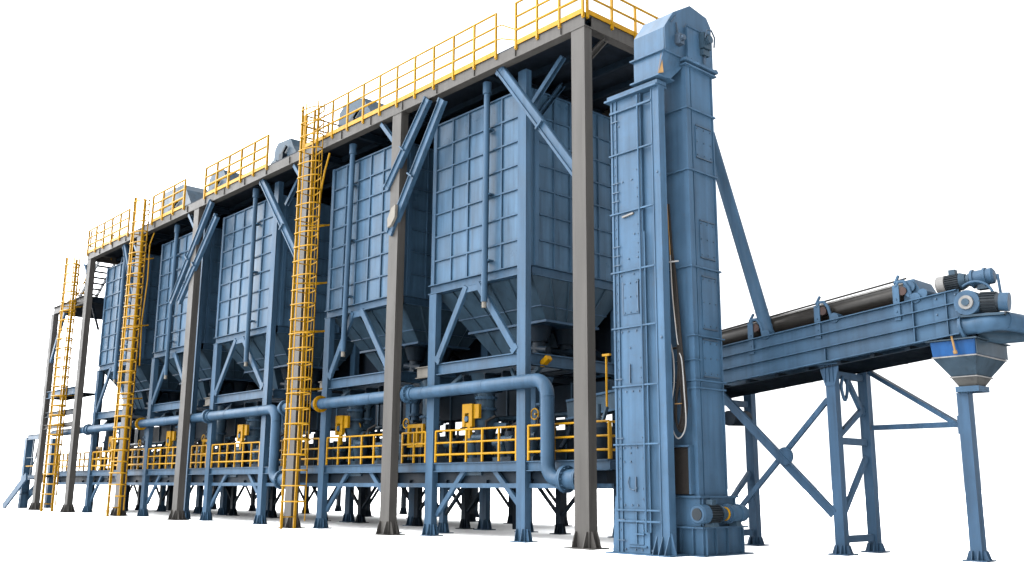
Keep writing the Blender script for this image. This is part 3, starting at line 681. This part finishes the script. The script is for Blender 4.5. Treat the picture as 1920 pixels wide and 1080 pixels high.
for x in (2.45, 2.62, 2.8): r.prism([(x, fy0-.03, .03), (x, fy0-.22, .03), (x, fy0-.05, .42), (x, fy0-.03, .42)], (.016, 0, 0))
r.prism([(fx0-.005, fy0, .03), (fx0-.16, fy0, .03), (fx0-.06, fy0, 1.3), (fx0-.005, fy0, 1.3)], (0, .02, 0)); r.prism([(fx1+.005, fy0, .03), (fx1+.15, fy0, .03), (fx1+.03, fy0, .5), (fx1+.005, fy0, .5)], (0, .02, 0))
r.build('base_plate', 'tower', fl_)
# rear (tall) leg
tx0, tx1, ty0, ty1 = 1.95, 3.10, .36, 1.42
b = MB().box(tx0, tx1, ty0, ty1, .62, 12.0); tl = b.build('rear_casing', 'tower', el)
c = MB().box(tx1-.12, tx1+.025, ty0-.025, ty0+.14, 1.3, 11.95); c.box(tx1-.05, tx1+.03, ty1-.02, ty1+.02, 1.3, 11.95); c.box(tx1+.0, tx1+.02, ty0+.19, ty0+.215, 1.3, 11.95)
c.build('corner_channel', 'tower', tl)
r = MB()
for z in (10.75, 9.15, 6.72, 3.98, 3.80):
    MB().box(tx0-.05, tx1+.065, ty0-.065, ty1+.065, z-.02, z+.02).build('flange_ring', 'tower', tl)
r.box(tx1-.15, tx1+.08, ty0-.08, ty1+.06, 5.02, 5.05); r.box(tx1-.5, tx1+.06, ty0-.07, ty0+.2, 4.45, 4.48)
r.build('short_flange', 'tower', tl)
r = MB().box(tx0-.06, tx1+.13, ty0-.13, ty1+.16, 11.96, 12.03); r.box(tx0-.04, tx1+.10, ty0-.1, ty1+.13, 11.86, 11.9)
for i in range(5): r.box(tx1+.02, tx1+.07, ty0+.2+i*.25, ty0+.27+i*.25, 12.03, 12.1)
r.build('head_flange', 'tower', tl)
def panel(y0, y1, z0, z1, nm='inspection_panel'):
    o = MB().box(tx1+.001, tx1+.02, y0, y1, z0, z1).build(nm, 'tower', tl)
    q = MB().box(tx1+.001, tx1+.045, y0, y1, z1+.004, z1+.03); q.box(tx1+.001, tx1+.04, y0, y1, z0-.03, z0-.004)
    for y in (y0+.05, (y0+y1)/2, y1-.05):
        for z in (z0+.06, (z0+z1)/2, z1-.06): q.tube((tx1+.018, y, z), (tx1+.04, y, z), .018, 6)
    q.build('bolt', 'bolt', o)
panel(.68, 1.32, 9.55, 10.35); panel(.72, 1.3, 7.0, 7.9); panel(.72, 1.3, 5.25, 6.5); panel(.68, 1.26, 4.1, 4.95)
# head hood
hx0, hx1 = 2.08, 3.04
prof = [(-.38, 11.5+.55), (1.5, 12.05), (1.56, 13.2), (1.36, 13.5), (.62, 13.42), (.0, 13.2), (-.2, 12.95), (-.38, 12.62)]
prof = [(-.38, 12.08), (1.56, 12.08), (1.60, 13.30), (1.42, 13.54), (.72, 13.64), (.02, 13.22), (-.37, 12.68)]
b = MB().prism([(hx0, y, z) for y, z in prof], (hx1-hx0, 0, 0))
hd = b.build('head_hood', 'tower', el)
b = MB().box(hx1+.002, hx1+.09, .46, 1.5, 12.08, 12.95); b.build('bearing_panel', 'tower', hd)
b = MB().box(hx1+.09, hx1+.24, .95, 1.25, 12.5, 12.92); b.tube((hx1+.09, 1.1, 12.72), (hx1+.34, 1.1, 12.72), .11, 14); b.box(hx1+.09, hx1+.2, .97, 1.23, 12.32, 12.47); b.build('bearing', 'hopper', hd)
b = MB().path([(hx1+.26, .98, 12.75), (hx1+.3, 1.02, 12.98), (hx1+.3, 1.2, 13.0), (hx1+.28, 1.36, 12.85), (hx1+.25, 1.36, 12.6)], .022, 6); b.bar((hx1+.15, 1.08, 12.3), (hx1+.12, 1.12, 12.08), .05, .04); b.build('cable_loop', 'bolt', hd)
b = MB().box(hx1+.005, hx1+.16, .06, .24, 12.35, 12.62); b.tube((hx1+.0, .15, 12.5), (hx1+.24, .15, 12.5), .07, 10); b.bar((hx1+.03, .15, 12.62), (hx1+.03, .1, 12.95), .03, .03); b.bar((hx1+.03, -.1, 12.9), (hx1+.03, .1, 13.15), .02, .02); b.build('bearing', 'bolt', hd)
b = MB()
for i in range(8): b.bar((hx1+.10, .46+i*.13, 12.97), (hx1+.10, .52+i*.13, 12.97), .05, .03)
b.bar((hx1+.09, .44, 12.96), (hx1+.09, 1.5, 12.96), .05, .03); b.bar((hx1+.03, -.36, 12.7), (hx1+.03, -.36, 12.1), .02, .03)
b.build('hood_seam', 'tower', hd)
# discharge chute from head into the front leg
b = MB().hexa([(2.10, -.42, 11.46), (2.86, -.42, 11.46), (3.0, -.10, 11.40), (2.10, -.05, 11.46)], [(hx0, -.40, 12.03), (hx1, -.40, 12.03), (hx1, .55, 12.03), (hx0, .55, 12.03)])
ch = b.build('discharge_chute', 'tower', el)
MB().box(hx0-.07, hx1+.06, -.48, .58, 12.035, 12.072).build('chute_flange', 'tower', ch); MB().box(2.02, 2.94, -.50, .12, 11.415, 11.45).build('chute_flange', 'tower', ch)
MB().prism([(2.86, -.425, 11.5), (2.97, -.36, 11.5), (2.965, -.405, 12.0)], (.012, .01, 0)).build('rust_patch', 'rust', ch, 'rusty wedge at the chute corner')
# boot and plinth of the rear leg
b = MB().box(2.2, 3.28, .22, 1.78, .03, .60); b.box(2.15, 3.36, .12, 1.88, .605, .645)
for x in (2.3, 2.7, 3.05): b.box(x-.012, x+.012, .14, .218, .03, .6)
for y in (.3, .65, 1.1, 1.7): b.box(3.283, 3.345, y-.012, y+.012, .03, .6)
b.box(2.1, 3.42, .06, 1.95, .002, .028)
pt = b.build('plinth', 'tower', el)
b = MB().box(2.3, 3.2, .26, 1.6, .65, 1.28); b.box(2.25, 3.26, .2, 1.68, 1.285, 1.325)
for y in (.32, .6, 1.55): b.box(3.203, 3.25, y-.02, y+.02, .65, 1.28)
b.build('boot', 'tower', el)
MB().box(2.3, 2.95, .2, .358, 1.36, 2.42).build('dark_opening', 'black', el)  # solid black block, painted in for the shade inside the opening
b = MB().box(2.3, 3.02, .14, .356, 2.43, 2.47); b.box(2.965, 3.02, .18, .356, 1.36, 2.428); b.build('opening_frame', 'tower', el)

def gearmotor(name, p, d, L_, R_, label, fan='blue', nfins=12, feet=True, cap='hopper', wide=1.0):
    """finned electric motor, coupling and gear drum along direction d, starting at the fan cover p"""
    d = V(d).normalized(); p = V(p)
    t = thing(name, p-V((0,0,R_)), label, 'motor')
    P = lambda f: p+d*L_*f
    MB().cone(P(0), P(.03), R_*.85, R_, 22).tube(P(.03), P(.16), R_, 22).build('fan_cover', fan, t)
    MB().tube(P(-.012), P(.0), R_*.62, 18).build('fan_grille', 'fin', t)
    b = MB().tube(P(.16), P(.42), R_*.82, 20)
    _, e, u = b.frame(P(0), P(1), (0,0,1))
    for i in range(nfins*2):
        a = PI*i/nfins; c = (e*math.cos(a)+u*math.sin(a))
        b.bar(P(.17)+c*R_*.88, P(.41)+c*R_*.88, .012, R_*.2, c)
    b.build('finned_body', 'fin', t)
    MB().box(*sum(([v-R_*.35, v+R_*.35] for v in (P(.3)+u*R_*1.0)[:2]), []), (P(.3)+u*R_*1.0)[2]-.02, (P(.3)+u*R_*1.0)[2]+R_*.45).build('terminal_box', cap, t)
    MB().cone(P(.42), P(.52), R_*1.0, R_*.75, 20).tube(P(.52), P(.60), R_*.62, 18).build('coupling', cap, t)
    MB().tube(P(.56), P(.585), R_*.72, 18).build('guard_ring', 'yellow' if fan == 'blue' else 'hopper', t)
    b = MB().tube(P(.60), P(.97), R_*.88*wide, 22); b.cone(P(.97), P(1.0), R_*.88*wide, R_*.6, 22); b.tube(P(.62), P(.66), R_*1.05, 20); b.tube(P(.83), P(.87), R_*1.02, 20)
    b.build('gear_drum', 'blue', t)
    if feet:
        b = MB()
        for f in (.3, .8):
            c = P(f); b.hexa([(c.x-R_*.6, c.y-R_*.5, c.z-R_*1.32), (c.x+R_*.6, c.y-R_*.5, c.z-R_*1.32), (c.x+R_*.6, c.y+R_*.5, c.z-R_*1.32), (c.x-R_*.6, c.y+R_*.5, c.z-R_*1.32)],
                             [(c.x-R_*.35, c.y-R_*.4, c.z-R_*.55), (c.x+R_*.35, c.y-R_*.4, c.z-R_*.55), (c.x+R_*.35, c.y+R_*.4, c.z-R_*.55), (c.x-R_*.35, c.y+R_*.4, c.z-R_*.55)])
        b.build('foot', 'hopper', t)
    return t
gearmotor('drive_motor', (3.42, -.16, .93), (0, 1, 0), 1.78, .215, 'blue drive motor with gearbox on the elevator foot')

# hanging cable bundle between the two legs
t = thing('cable_bundle', (2.75, .18, 3), 'dark looped cables hanging between the two elevator legs', 'cable')
def smooth(pts, n=6):
    P = [V(p) for p in pts]; out = []
    for i in range(len(P)-1):
        p0 = P[max(i-1,0)]; p1 = P[i]; p2 = P[i+1]; p3 = P[min(i+2,len(P)-1)]
        for k in range(n):
            u = k/n; out.append(.5*((2*p1)+(-p0+p2)*u+(2*p0-5*p1+4*p2-p3)*u*u+(-p0+3*p1-3*p2+p3)*u**3))
    return out+[P[-1]]
for dx, rr in ((0, .028), (.05, .028), (.025, .024), (-.04, .022)):
    MB().path(smooth([(2.62+dx*.5, .13, 8.3), (2.68+dx*.4, .13, 7.2), (2.74+dx, .13, 6.5), (2.80+dx, .13, 5.6), (2.86+dx, .12, 4.8), (2.92+dx*1.4, .12, 3.9), (2.92+dx*1.6, .12, 3.2), (2.80+dx, .10, 2.82-dx), (2.69-dx*.3, .12, 3.1), (2.72-dx*.2, .13, 3.6), (2.84-dx, .14, 4.2), (2.84-dx, .14, 4.9)]), rr, 8).build('cable', 'black', t)
MB().path(smooth([(2.62, .10, 8.3), (2.68, .09, 7.0), (2.72, .09, 6.0), (2.80, .08, 5.2)]), .016, 6).build('copper_cable', 'rust', t)
MB().path(smooth([(2.60, .08, 4.95), (2.72, .05, 4.5), (2.72, .05, 3.9), (2.62, .05, 3.4), (2.62, .05, 2.9), (2.80, .05, 2.62), (3.02, .05, 2.9), (3.0, .06, 3.7), (2.95, .07, 4.4), (2.88, .08, 4.6)]), .017, 6).build('white_conduit', 'conduit', t)
MB().path(smooth([(2.70, .07, 7.0), (2.74, .06, 6.0), (2.83, .06, 5.0), (2.86, .07, 4.8)]), .014, 6).build('white_conduit', 'conduit', t)
b = MB()
for a in range(40): pass
MB().path(arc((2.68, .16, 4.55), .20, -.6, 3.6, (1,0,0), (0,0,1), 18), .03, 8).build('coiled_cable', 'black', t)
MB().bar((2.72, .06, 3.42), (2.92, .06, 3.42), .03, .02).build('cable_tie', 'rust', t)
MB().bar((2.66, .0, 6.82), (2.92, .1, 6.82), .04, .03).build('hook', 'conduit', t)

# inclined pipe from the elevator to the conveyor
t = thing('inclined_pipe', (3.3, 3.2, 5.3), 'slanted blue pipe from behind the elevator down to the conveyor', 'pipe')
p0, p1 = V((2.28, 2.4, 10.8)), V((3.34, 3.2, 5.22))
MB().path([p0, p1], .165, 20).build('pipe', 'blue', t)
pd = (p1-p0).normalized()
MB().tube(p1-pd*.35, p1-pd*.0, .18, 20).tube(p1-pd*.75, p1-pd*.73, .172, 20).build('sleeve', 'blue', t)
b = MB().box(3.12, 3.52, 3.18, 3.44, 5.08, 5.2); b.build('foot', 'blue', t)

# ------------------------------------------------------------------ belt conveyor
cv = thing('belt_conveyor', (5, 3.9, 4.5), 'blue inclined belt conveyor running right from the elevator', 'conveyor')
def zt_(x): return 5.13+.1005*(x-1.97)
H_ = .97; xa, xb = .6, 7.66
ya, yb = 3.02, 4.80
def sidebeam(y, face, mat='blue'):
    b = MB()
    for f0, f1 in ((0, .29), (.29, .63), (.63, 1.0)):
        ztop, zbot = H_*f0, H_*f1
        off = .0
        p = lambda x, dz: (x, y, zt_(x)-dz)
        m_ = (ztop+zbot)/2
        b.bar(p(xa, m_), p(8.2 if f1 > .0 else xb, m_), .03, zbot-ztop-.02)
        b.bar((xa, y-face*.06, zt_(xa)-ztop-.012), (8.2, y-face*.06, zt_(8.2)-ztop-.012), .14, .02)
    b.bar((xa, y-face*.06, zt_(xa)-H_), (8.2, y-face*.06, zt_(8.2)-H_), .16, .025)
    for x in (5.0, 7.2, 7.95): b.bar((x, y-face*.05, zt_(x)-H_+.02), (x, y-face*.05, zt_(x)-(.66 if x < 6 else .02)), .02, .1, (0,1,0))
    return b.build('side_beam', mat, cv)
sidebeam(ya, 1); sidebeam(yb, -1)
b = MB()
b.bar((xa, 3.9, zt_(xa)-H_-.10), (8.1, 3.9, zt_(8.1)-H_-.10), 1.62, .02); b.build('bottom_sheet', 'navy', cv)
b = MB()
for k in range(9):
    x = 1.0+k*.85; b.bar((x, 3.08, zt_(x)-H_-.05), (x, 4.74, zt_(x)-H_-.05), .1, .12)
b.build('cross_member', 'navy', cv)
# belt tube: dark tube, a pale strip as its painted top highlight, and thin top strand
bx1 = 7.05
M['belt'] = paint('worn belt', (.010, .0090, .008), rough=.35, spec=.12)
MB().tube((xa, 3.42, zt_(xa)+.23), (bx1, 3.42, zt_(bx1)+.27), .27, 24).build('belt', 'belt', cv)
MB().bar((xa, 3.36, zt_(xa)+.47), (bx1, 3.36, zt_(bx1)+.51), .16, .06).build('belt_highlight', 'hood', cv)
MB().tube((xa+1.0, 3.28, zt_(xa+1)+.50), (bx1-.1, 3.28, zt_(bx1)+.60), .022, 8).build('guide_rope', 'black', cv)
MB().bar((xa, 4.1, zt_(xa)+.2), (bx1, 4.1, zt_(bx1)+.2), .5, .3).build('return_belt', 'rubber', cv)
for x in (2.95, 4.85, 6.85):
    z = zt_(x)
    b = MB(); pts = [(x-.02, 2.97, z-.38), (x-.02, 2.97, z+.42)]
    b.bar(pts[0], pts[1], .15, .03, (0,1,0))
    b.path([(x-.02, 2.97, z+.40), (x+.04, 2.98, z+.50), (x+.16, 2.99, z+.50), (x+.26, 3.0, z+.36), (x+.34, 3.02, z+.02)], .042, 8)
    b.tube((x-.02, 2.95, z+.46), (x+.0, 3.1, z+.66), .035, 8)
    for dz in (-.3, -.18, .1): b.tube((x-.02, 2.935, z+dz), (x-.02, 2.965, z+dz), .02, 6)
    ib = b.build('idler_bracket', 'blue', cv)
    MB().tube((x+.12, 2.98, z+.28), (x+.12, 3.12, z+.28), .10, 12).build('roller_end', 'red', ib)
    MB().tube((x+.42, 2.96, z+.08), (x+.42, 3.2, z+.08), .12, 12).build('bearing_cup', 'blue', ib)
# tail frame near x = 7.2
x = 7.1; z = zt_(x)
b = MB().prism([(6.95, 3.1, z), (7.35, 3.1, z+.03), (7.35, 3.1, z+.22), (7.2, 3.1, z+.52), (6.95, 3.1, z+.50)], (0, .9, 0)); b.tube((7.12, 3.02, z+.34), (7.12, 3.1, z+.34), .13, 16); b.bar((6.9, 3.04, z+.3), (7.3, 3.04, z+.0), .05, .09); b.tube((7.42, 3.0, z+.14), (7.42, 3.6, z+.14), .11, 14)
b.build('pulley_frame', 'blue', cv)
# head plate with gear end
b = MB().prism([(7.66, 2.985, zt_(7.66)-H_+.02), (8.22, 2.985, zt_(8.2)-H_+.02), (8.22, 2.985, zt_(8.2)+.0), (7.66, 2.985, zt_(7.66)+.0)], (0, .02, 0))
b.build('head_plate', 'blue', cv)
b = MB()
for x, dz in ((7.72, .1), (7.72, .45), (8.15, .1), (8.15, .45), (8.15, .8)): b.tube((x, 2.95, zt_(x)-dz), (x, 2.99, zt_(x)-dz), .02, 6)
b.build('bolt', 'bolt', cv)
MB().bar((8.22, 3.05, 5.2), (8.22, 4.7, 5.2), .06, 1.0).build('end_plate', 'hopper', cv)

gearmotor('conveyor_motor', (7.62, 3.35, zt_(7.6)+.27), (1, .06, .06), 1.22, .20, 'finned motor on top of the conveyor head', fan='hood', feet=True)
# lower gearbox + motor
t = thing('gearbox', (8.35, 3.0, 5.3), 'round blue gearbox with finned motor at the conveyor end', 'gearbox')
gz = 5.42
MB().tube((8.42, 2.85, gz), (8.42, 3.3, gz), .27, 24).build('housing', 'blue', t)
b = MB().tube((8.42, 2.80, gz), (8.42, 2.86, gz), .15, 20); b.build('hub', 'hood', t); MB().tube((8.42, 2.77, gz), (8.42, 2.81, gz), .08, 16).build('shaft_end', 'hopper', t)
b = MB().tube((8.60, 3.05, gz+.0), (9.0, 3.12, gz-.03), .19, 20)
for i in range(20):
    a = 2*PI*i/20; b.bar((8.66, 3.06+.2*math.cos(a), gz+.2*math.sin(a)), (8.96, 3.11+.2*math.cos(a), gz-.02+.2*math.sin(a)), .012, .04, (0, math.cos(a), math.sin(a)))
b.build('finned_motor', 'fin', t)
MB().tube((9.0, 3.12, gz-.03), (9.18, 3.15, gz-.05), .2, 20).build('fan_cover', 'blue', t)
MB().bar((8.25, 3.0, gz-.28), (9.1, 3.12, gz-.30), .3, .05).build('mount', 'hopper', t)
b = MB().tube((8.95, 3.4, 5.35), (8.9, 3.4, 6.05), .03, 8); b.path(arc((8.5, 3.1, 5.5), .4, .3, 2.2, (1,0,0), (0,0,1), 10), .03, 6); b.build('stay', 'blue', t)
# big outlet pipe
t = thing('outlet_elbow', (8.6, 3.5, 4.9), 'fat blue pipe elbow above the feed hopper', 'pipe')
MB().path(smooth([(8.2, 3.1, 4.93), (8.65, 3.12, 4.98), (8.95, 3.25, 5.0), (9.15, 3.6, 4.97), (9.32, 4.2, 4.92)]), .20, 22).build('pipe', 'blue', t)
b = MB(); b.tube((8.2, 3.1, 4.92), (8.26, 3.1, 4.93), .27, 20); b.tube((9.0, 3.28, 5.0), (9.03, 3.33, 4.995), .207, 20); b.build('flange', 'blue', t)
MB().path([(8.3, 3.6, 4.85), (8.7, 3.8, 4.75), (9.0, 4.2, 4.8)], .16, 14).build('branch', 'hopper', t)

# ------------------------------------------------------------------ feed hopper on its post
hp = thing('feed_hopper', (7.95, 3.9, 0), 'blue square feed hopper on a single tall post at the far right', 'hopper')
HX, HY = 7.97, 3.86
def sq(a, bq): return (HX-a, HX+a, HY-bq, HY+bq)
MB().frustum(sq(.46, .80), 4.34, sq(.48, .84), 4.66).build('rim_section', 'bright', hp, 'bright blue upper band of the hopper')
MB().box(*sq(.55, .92), 4.665, 4.69).build('rim_flange', 'feed', hp); MB().box(*sq(.48, .82), 4.31, 4.335).build('rim_flange', 'hood', hp)
MB().box(HX+.487, HX+.50, HY-.82, HY+.83, 4.345, 4.655).build('side_plate', 'feed', hp)
MB().frustum(sq(.27, .40), 3.93, sq(.46, .80), 4.308).build('cone', 'feed', hp)
b = MB().box(*sq(.30, .43), 3.905, 3.928); b.build('cone_flange', 'hood', hp)
MB().frustum(sq(.19, .22), 3.72, sq(.27, .40), 3.903).build('lower_cone', 'brown', hp, 'greyish brown lowest cone')
MB().box(*sq(.25, .28), 3.60, 3.718).build('collar', 'blue', hp)
PX, PY = 7.80, 3.86
pb = MB().box(PX-.13, PX+.12, PY-.14, PY+.12, .03, 3.598).build('post', 'trestle', hp); base_plate(PX-.13, PX+.12, PY-.14, PY+.12, 'trestle', pb, .13, .22)
for px, py in ((7.6, 3.1), (8.35, 3.2), (8.35, 4.5)): MB().tube((px, py, 4.69), (px, py, 4.95), .04, 8).build('hanger', 'hopper', hp)
MB().tube((8.0, 2.95, 4.75), (8.05, 2.95, 4.4), .025, 8).tube((8.045, 2.95, 4.43), (8.055, 2.95, 4.36), .045, 8).build('drain_cock', 'rust', hp)

# ------------------------------------------------------------------ conveyor trestles
def hleg(x, y, top, name, parent, mat='trestle', flare=True):
    b = MB().box(x-.12, x+.12, y-.11, y-.085, .03, top); b.box(x-.12, x+.12, y+.085, y+.11, .03, top); b.box(x-.02, x+.02, y-.083, y+.083, .03, top); b.box(x+.1, x+.118, y-.083, y+.083, .03, top)
    if flare:
        b.prism([(x-.12, y-.13, top-.5), (x-.25, y-.13, top-.05), (x-.25, y-.13, top), (x+.25, y-.13, top), (x+.25, y-.13, top-.05), (x+.12, y-.13, top-.5)], (0, .016, 0)); b.box(x-.27, x+.27, y-.2, y+.2, top+.002, top+.03)
        for dx in (-.1, .0, .1): b.box(x+dx-.008, x+dx+.008, y-.17, y-.132, top-.4, top)
    o = b.build(name, mat, parent); base_plate(x-.12, x+.12, y-.11, y+.11, 'trestle', o, .13, .22); return o
t = thing('conveyor_trestle', (4.95, 4.0, 0), 'two legged blue trestle under the middle of the conveyor', 'trestle', 'blue trestles under the conveyor')
AX = 4.95
top = zt_(AX)-H_-.05
hleg(AX, 3.28, top, 'leg', t); hleg(AX, 4.82, top, 'leg', t, flare=False)
for z in (.35, 2.62, 4.2): MB().bar((AX, 3.44, z), (AX, 4.66, z), .12, .16).build('cross_bar', 'trestle', t)
MB().bar((AX, 3.44, .95), (AX, 4.66, 2.25), .1, .12).build('diagonal_brace', 'trestle', t); MB().bar((AX, 3.44, 2.75), (AX, 4.66, 3.45), .1, .12).build('diagonal_brace', 'trestle', t)
MB().bar((AX, 3.9, 4.2), (AX, 4.66, 3.3), .1, .12).build('diagonal_brace', 'trestle', t)
b = MB().path(smooth([(AX+.1, 3.6, 4.15), (AX+.1, 3.5, 3.9), (AX+.1, 3.62, 3.6), (AX+.1, 3.75, 3.75), (AX+.1, 3.8, 4.1)]), .04, 8); b.build('shackle', 'trestle', t)
MB().bar((AX+.17, 4.8, 4.36), (PX-.13, 3.9, 2.86), .14, .1).build('stay_brace', 'trestle', t)
MB().bar((AX+.17, 4.8, 2.98), (PX-.13, 3.9, 2.92), .12, .12).build('stay_brace', 'trestle', t)
MB().box(PX-.16, PX-.133, PY-.14, PY+.12, 2.7, 3.1).build('gusset', 'trestle', t)
t2 = thing('conveyor_trestle', (1.5, 4.0, 0), 'two legged blue trestle partly hidden behind the elevator foot', 'trestle', 'blue trestles under the conveyor')
BX = 1.55; top2 = zt_(BX)-H_-.05
hleg(BX, 4.85, top2, 'leg', t2, 'trestle', False); hleg(BX, 3.28, top2, 'leg', t2, 'trestle', False)
for z in (.35, 3.75): MB().bar((BX, 3.44, z), (BX, 4.68, z), .12, .16).build('cross_bar', 'trestle', t2)
MB().bar((BX, 3.44, .9), (BX, 4.68, 1.9), .1, .12).build('diagonal_brace', 'trestle', t2)
xb_ = thing('cross_bracing', (3.3, 3.1, 1), 'large blue X bracing between the two conveyor trestles', 'bracing')
MB().bar((BX+.16, 3.22, 3.98), (AX-.13, 3.22, .92), .24, .03, (0,1,0)).bar((BX+.16, 3.19, 3.98), (AX-.13, 3.19, .92), .03, .1, (0,1,0), dw=.1).build('wide_brace', 'trestle', xb_)
MB().bar((BX+.16, 3.30, .55), (AX-.16, 3.30, 3.6), .12, .08, (0,1,0)).build('thin_brace', 'trestle', xb_)
MB().tube((3.62, 3.16, 2.28), (3.62, 3.2, 2.28), .22, 20).build('gusset', 'trestle', xb_)
tag(MB().cone((1.85, 3.4, 3.3), (1.85, 4.2, 3.33), .2, .2, 16).build('return_drum', 'navy'), 'dark drum hung under the conveyor just right of the elevator', 'drum')

# ------------------------------------------------------------------ camera
cam = bpy.data.cameras.new('camera'); co = bpy.data.objects.new('camera', cam); COL.objects.link(co)
yaw, pit, rol = 0.8335613339258195, 0.20364220435174235, 0.0058005685275142925
cy, sy, cp, sp, cr_, sr = math.cos(yaw), math.sin(yaw), math.cos(pit), math.sin(pit), math.cos(rol), math.sin(rol)
f = V((-sy*cp, cy*cp, sp)); r0 = V((cy, sy, 0)); u0 = r0.cross(f)
r = r0*cr_+u0*sr; u = -r0*sr+u0*cr_
mat = Matrix(((r.x, u.x, -f.x, 16.805802), (r.y, u.y, -f.y, -17.891073), (r.z, u.z, -f.z, 1.516611), (0, 0, 0, 1)))
co.matrix_world = mat
cam.sensor_width = 36; cam.lens = 36*1799.7737/1920; cam.clip_start = .1; cam.clip_end = 4000
S.camera = co

# ------------------------------------------------------------------ light: white overcast sky and a soft veiled sun from the front left
w = bpy.data.worlds.new('World'); S.world = w; w.use_nodes = True
nt = w.node_tree; bg = nt.nodes['Background']; bg.inputs[0].default_value = (.97, .985, 1.0, 1)
tc = nt.nodes.new('ShaderNodeTexCoord'); dp = nt.nodes.new('ShaderNodeVectorMath'); dp.operation = 'DOT_PRODUCT'
dp.inputs[1].default_value = V((-.58, -.68, .36)).normalized()
nt.links.new(tc.outputs['Generated'], dp.inputs[0])
mr = nt.nodes.new('ShaderNodeMapRange'); mr.interpolation_type = 'SMOOTHSTEP'
mr.inputs['From Min'].default_value = .0; mr.inputs['From Max'].default_value = .95; mr.inputs['To Min'].default_value = SKY_LO; mr.inputs['To Max'].default_value = SKY_HI
nt.links.new(dp.outputs['Value'], mr.inputs['Value']); nt.links.new(mr.outputs[0], bg.inputs[1])
sl = bpy.data.lights.new('sun', 'SUN'); so = bpy.data.objects.new('sun', sl); COL.objects.link(so)
sl.energy = SUN; sl.angle = math.radians(18); sl.color = (1, .975, .94)
so.rotation_euler = (V((-.35, .85, -.75))).to_track_quat('-Z', 'Y').to_euler()
so.rotation_euler = (V((.60, .75, -.80))).to_track_quat('-Z', 'Y').to_euler()
S.render.engine = 'CYCLES'
S.cycles.max_bounces = 4; S.cycles.diffuse_bounces = 1; S.cycles.glossy_bounces = 0
S.cycles.use_denoising = True
S.view_settings.view_transform = 'Standard'; S.view_settings.look = 'None'; S.view_settings.gamma = 1
S.view_settings.use_curve_mapping = False
S.view_settings.exposure = EXPO
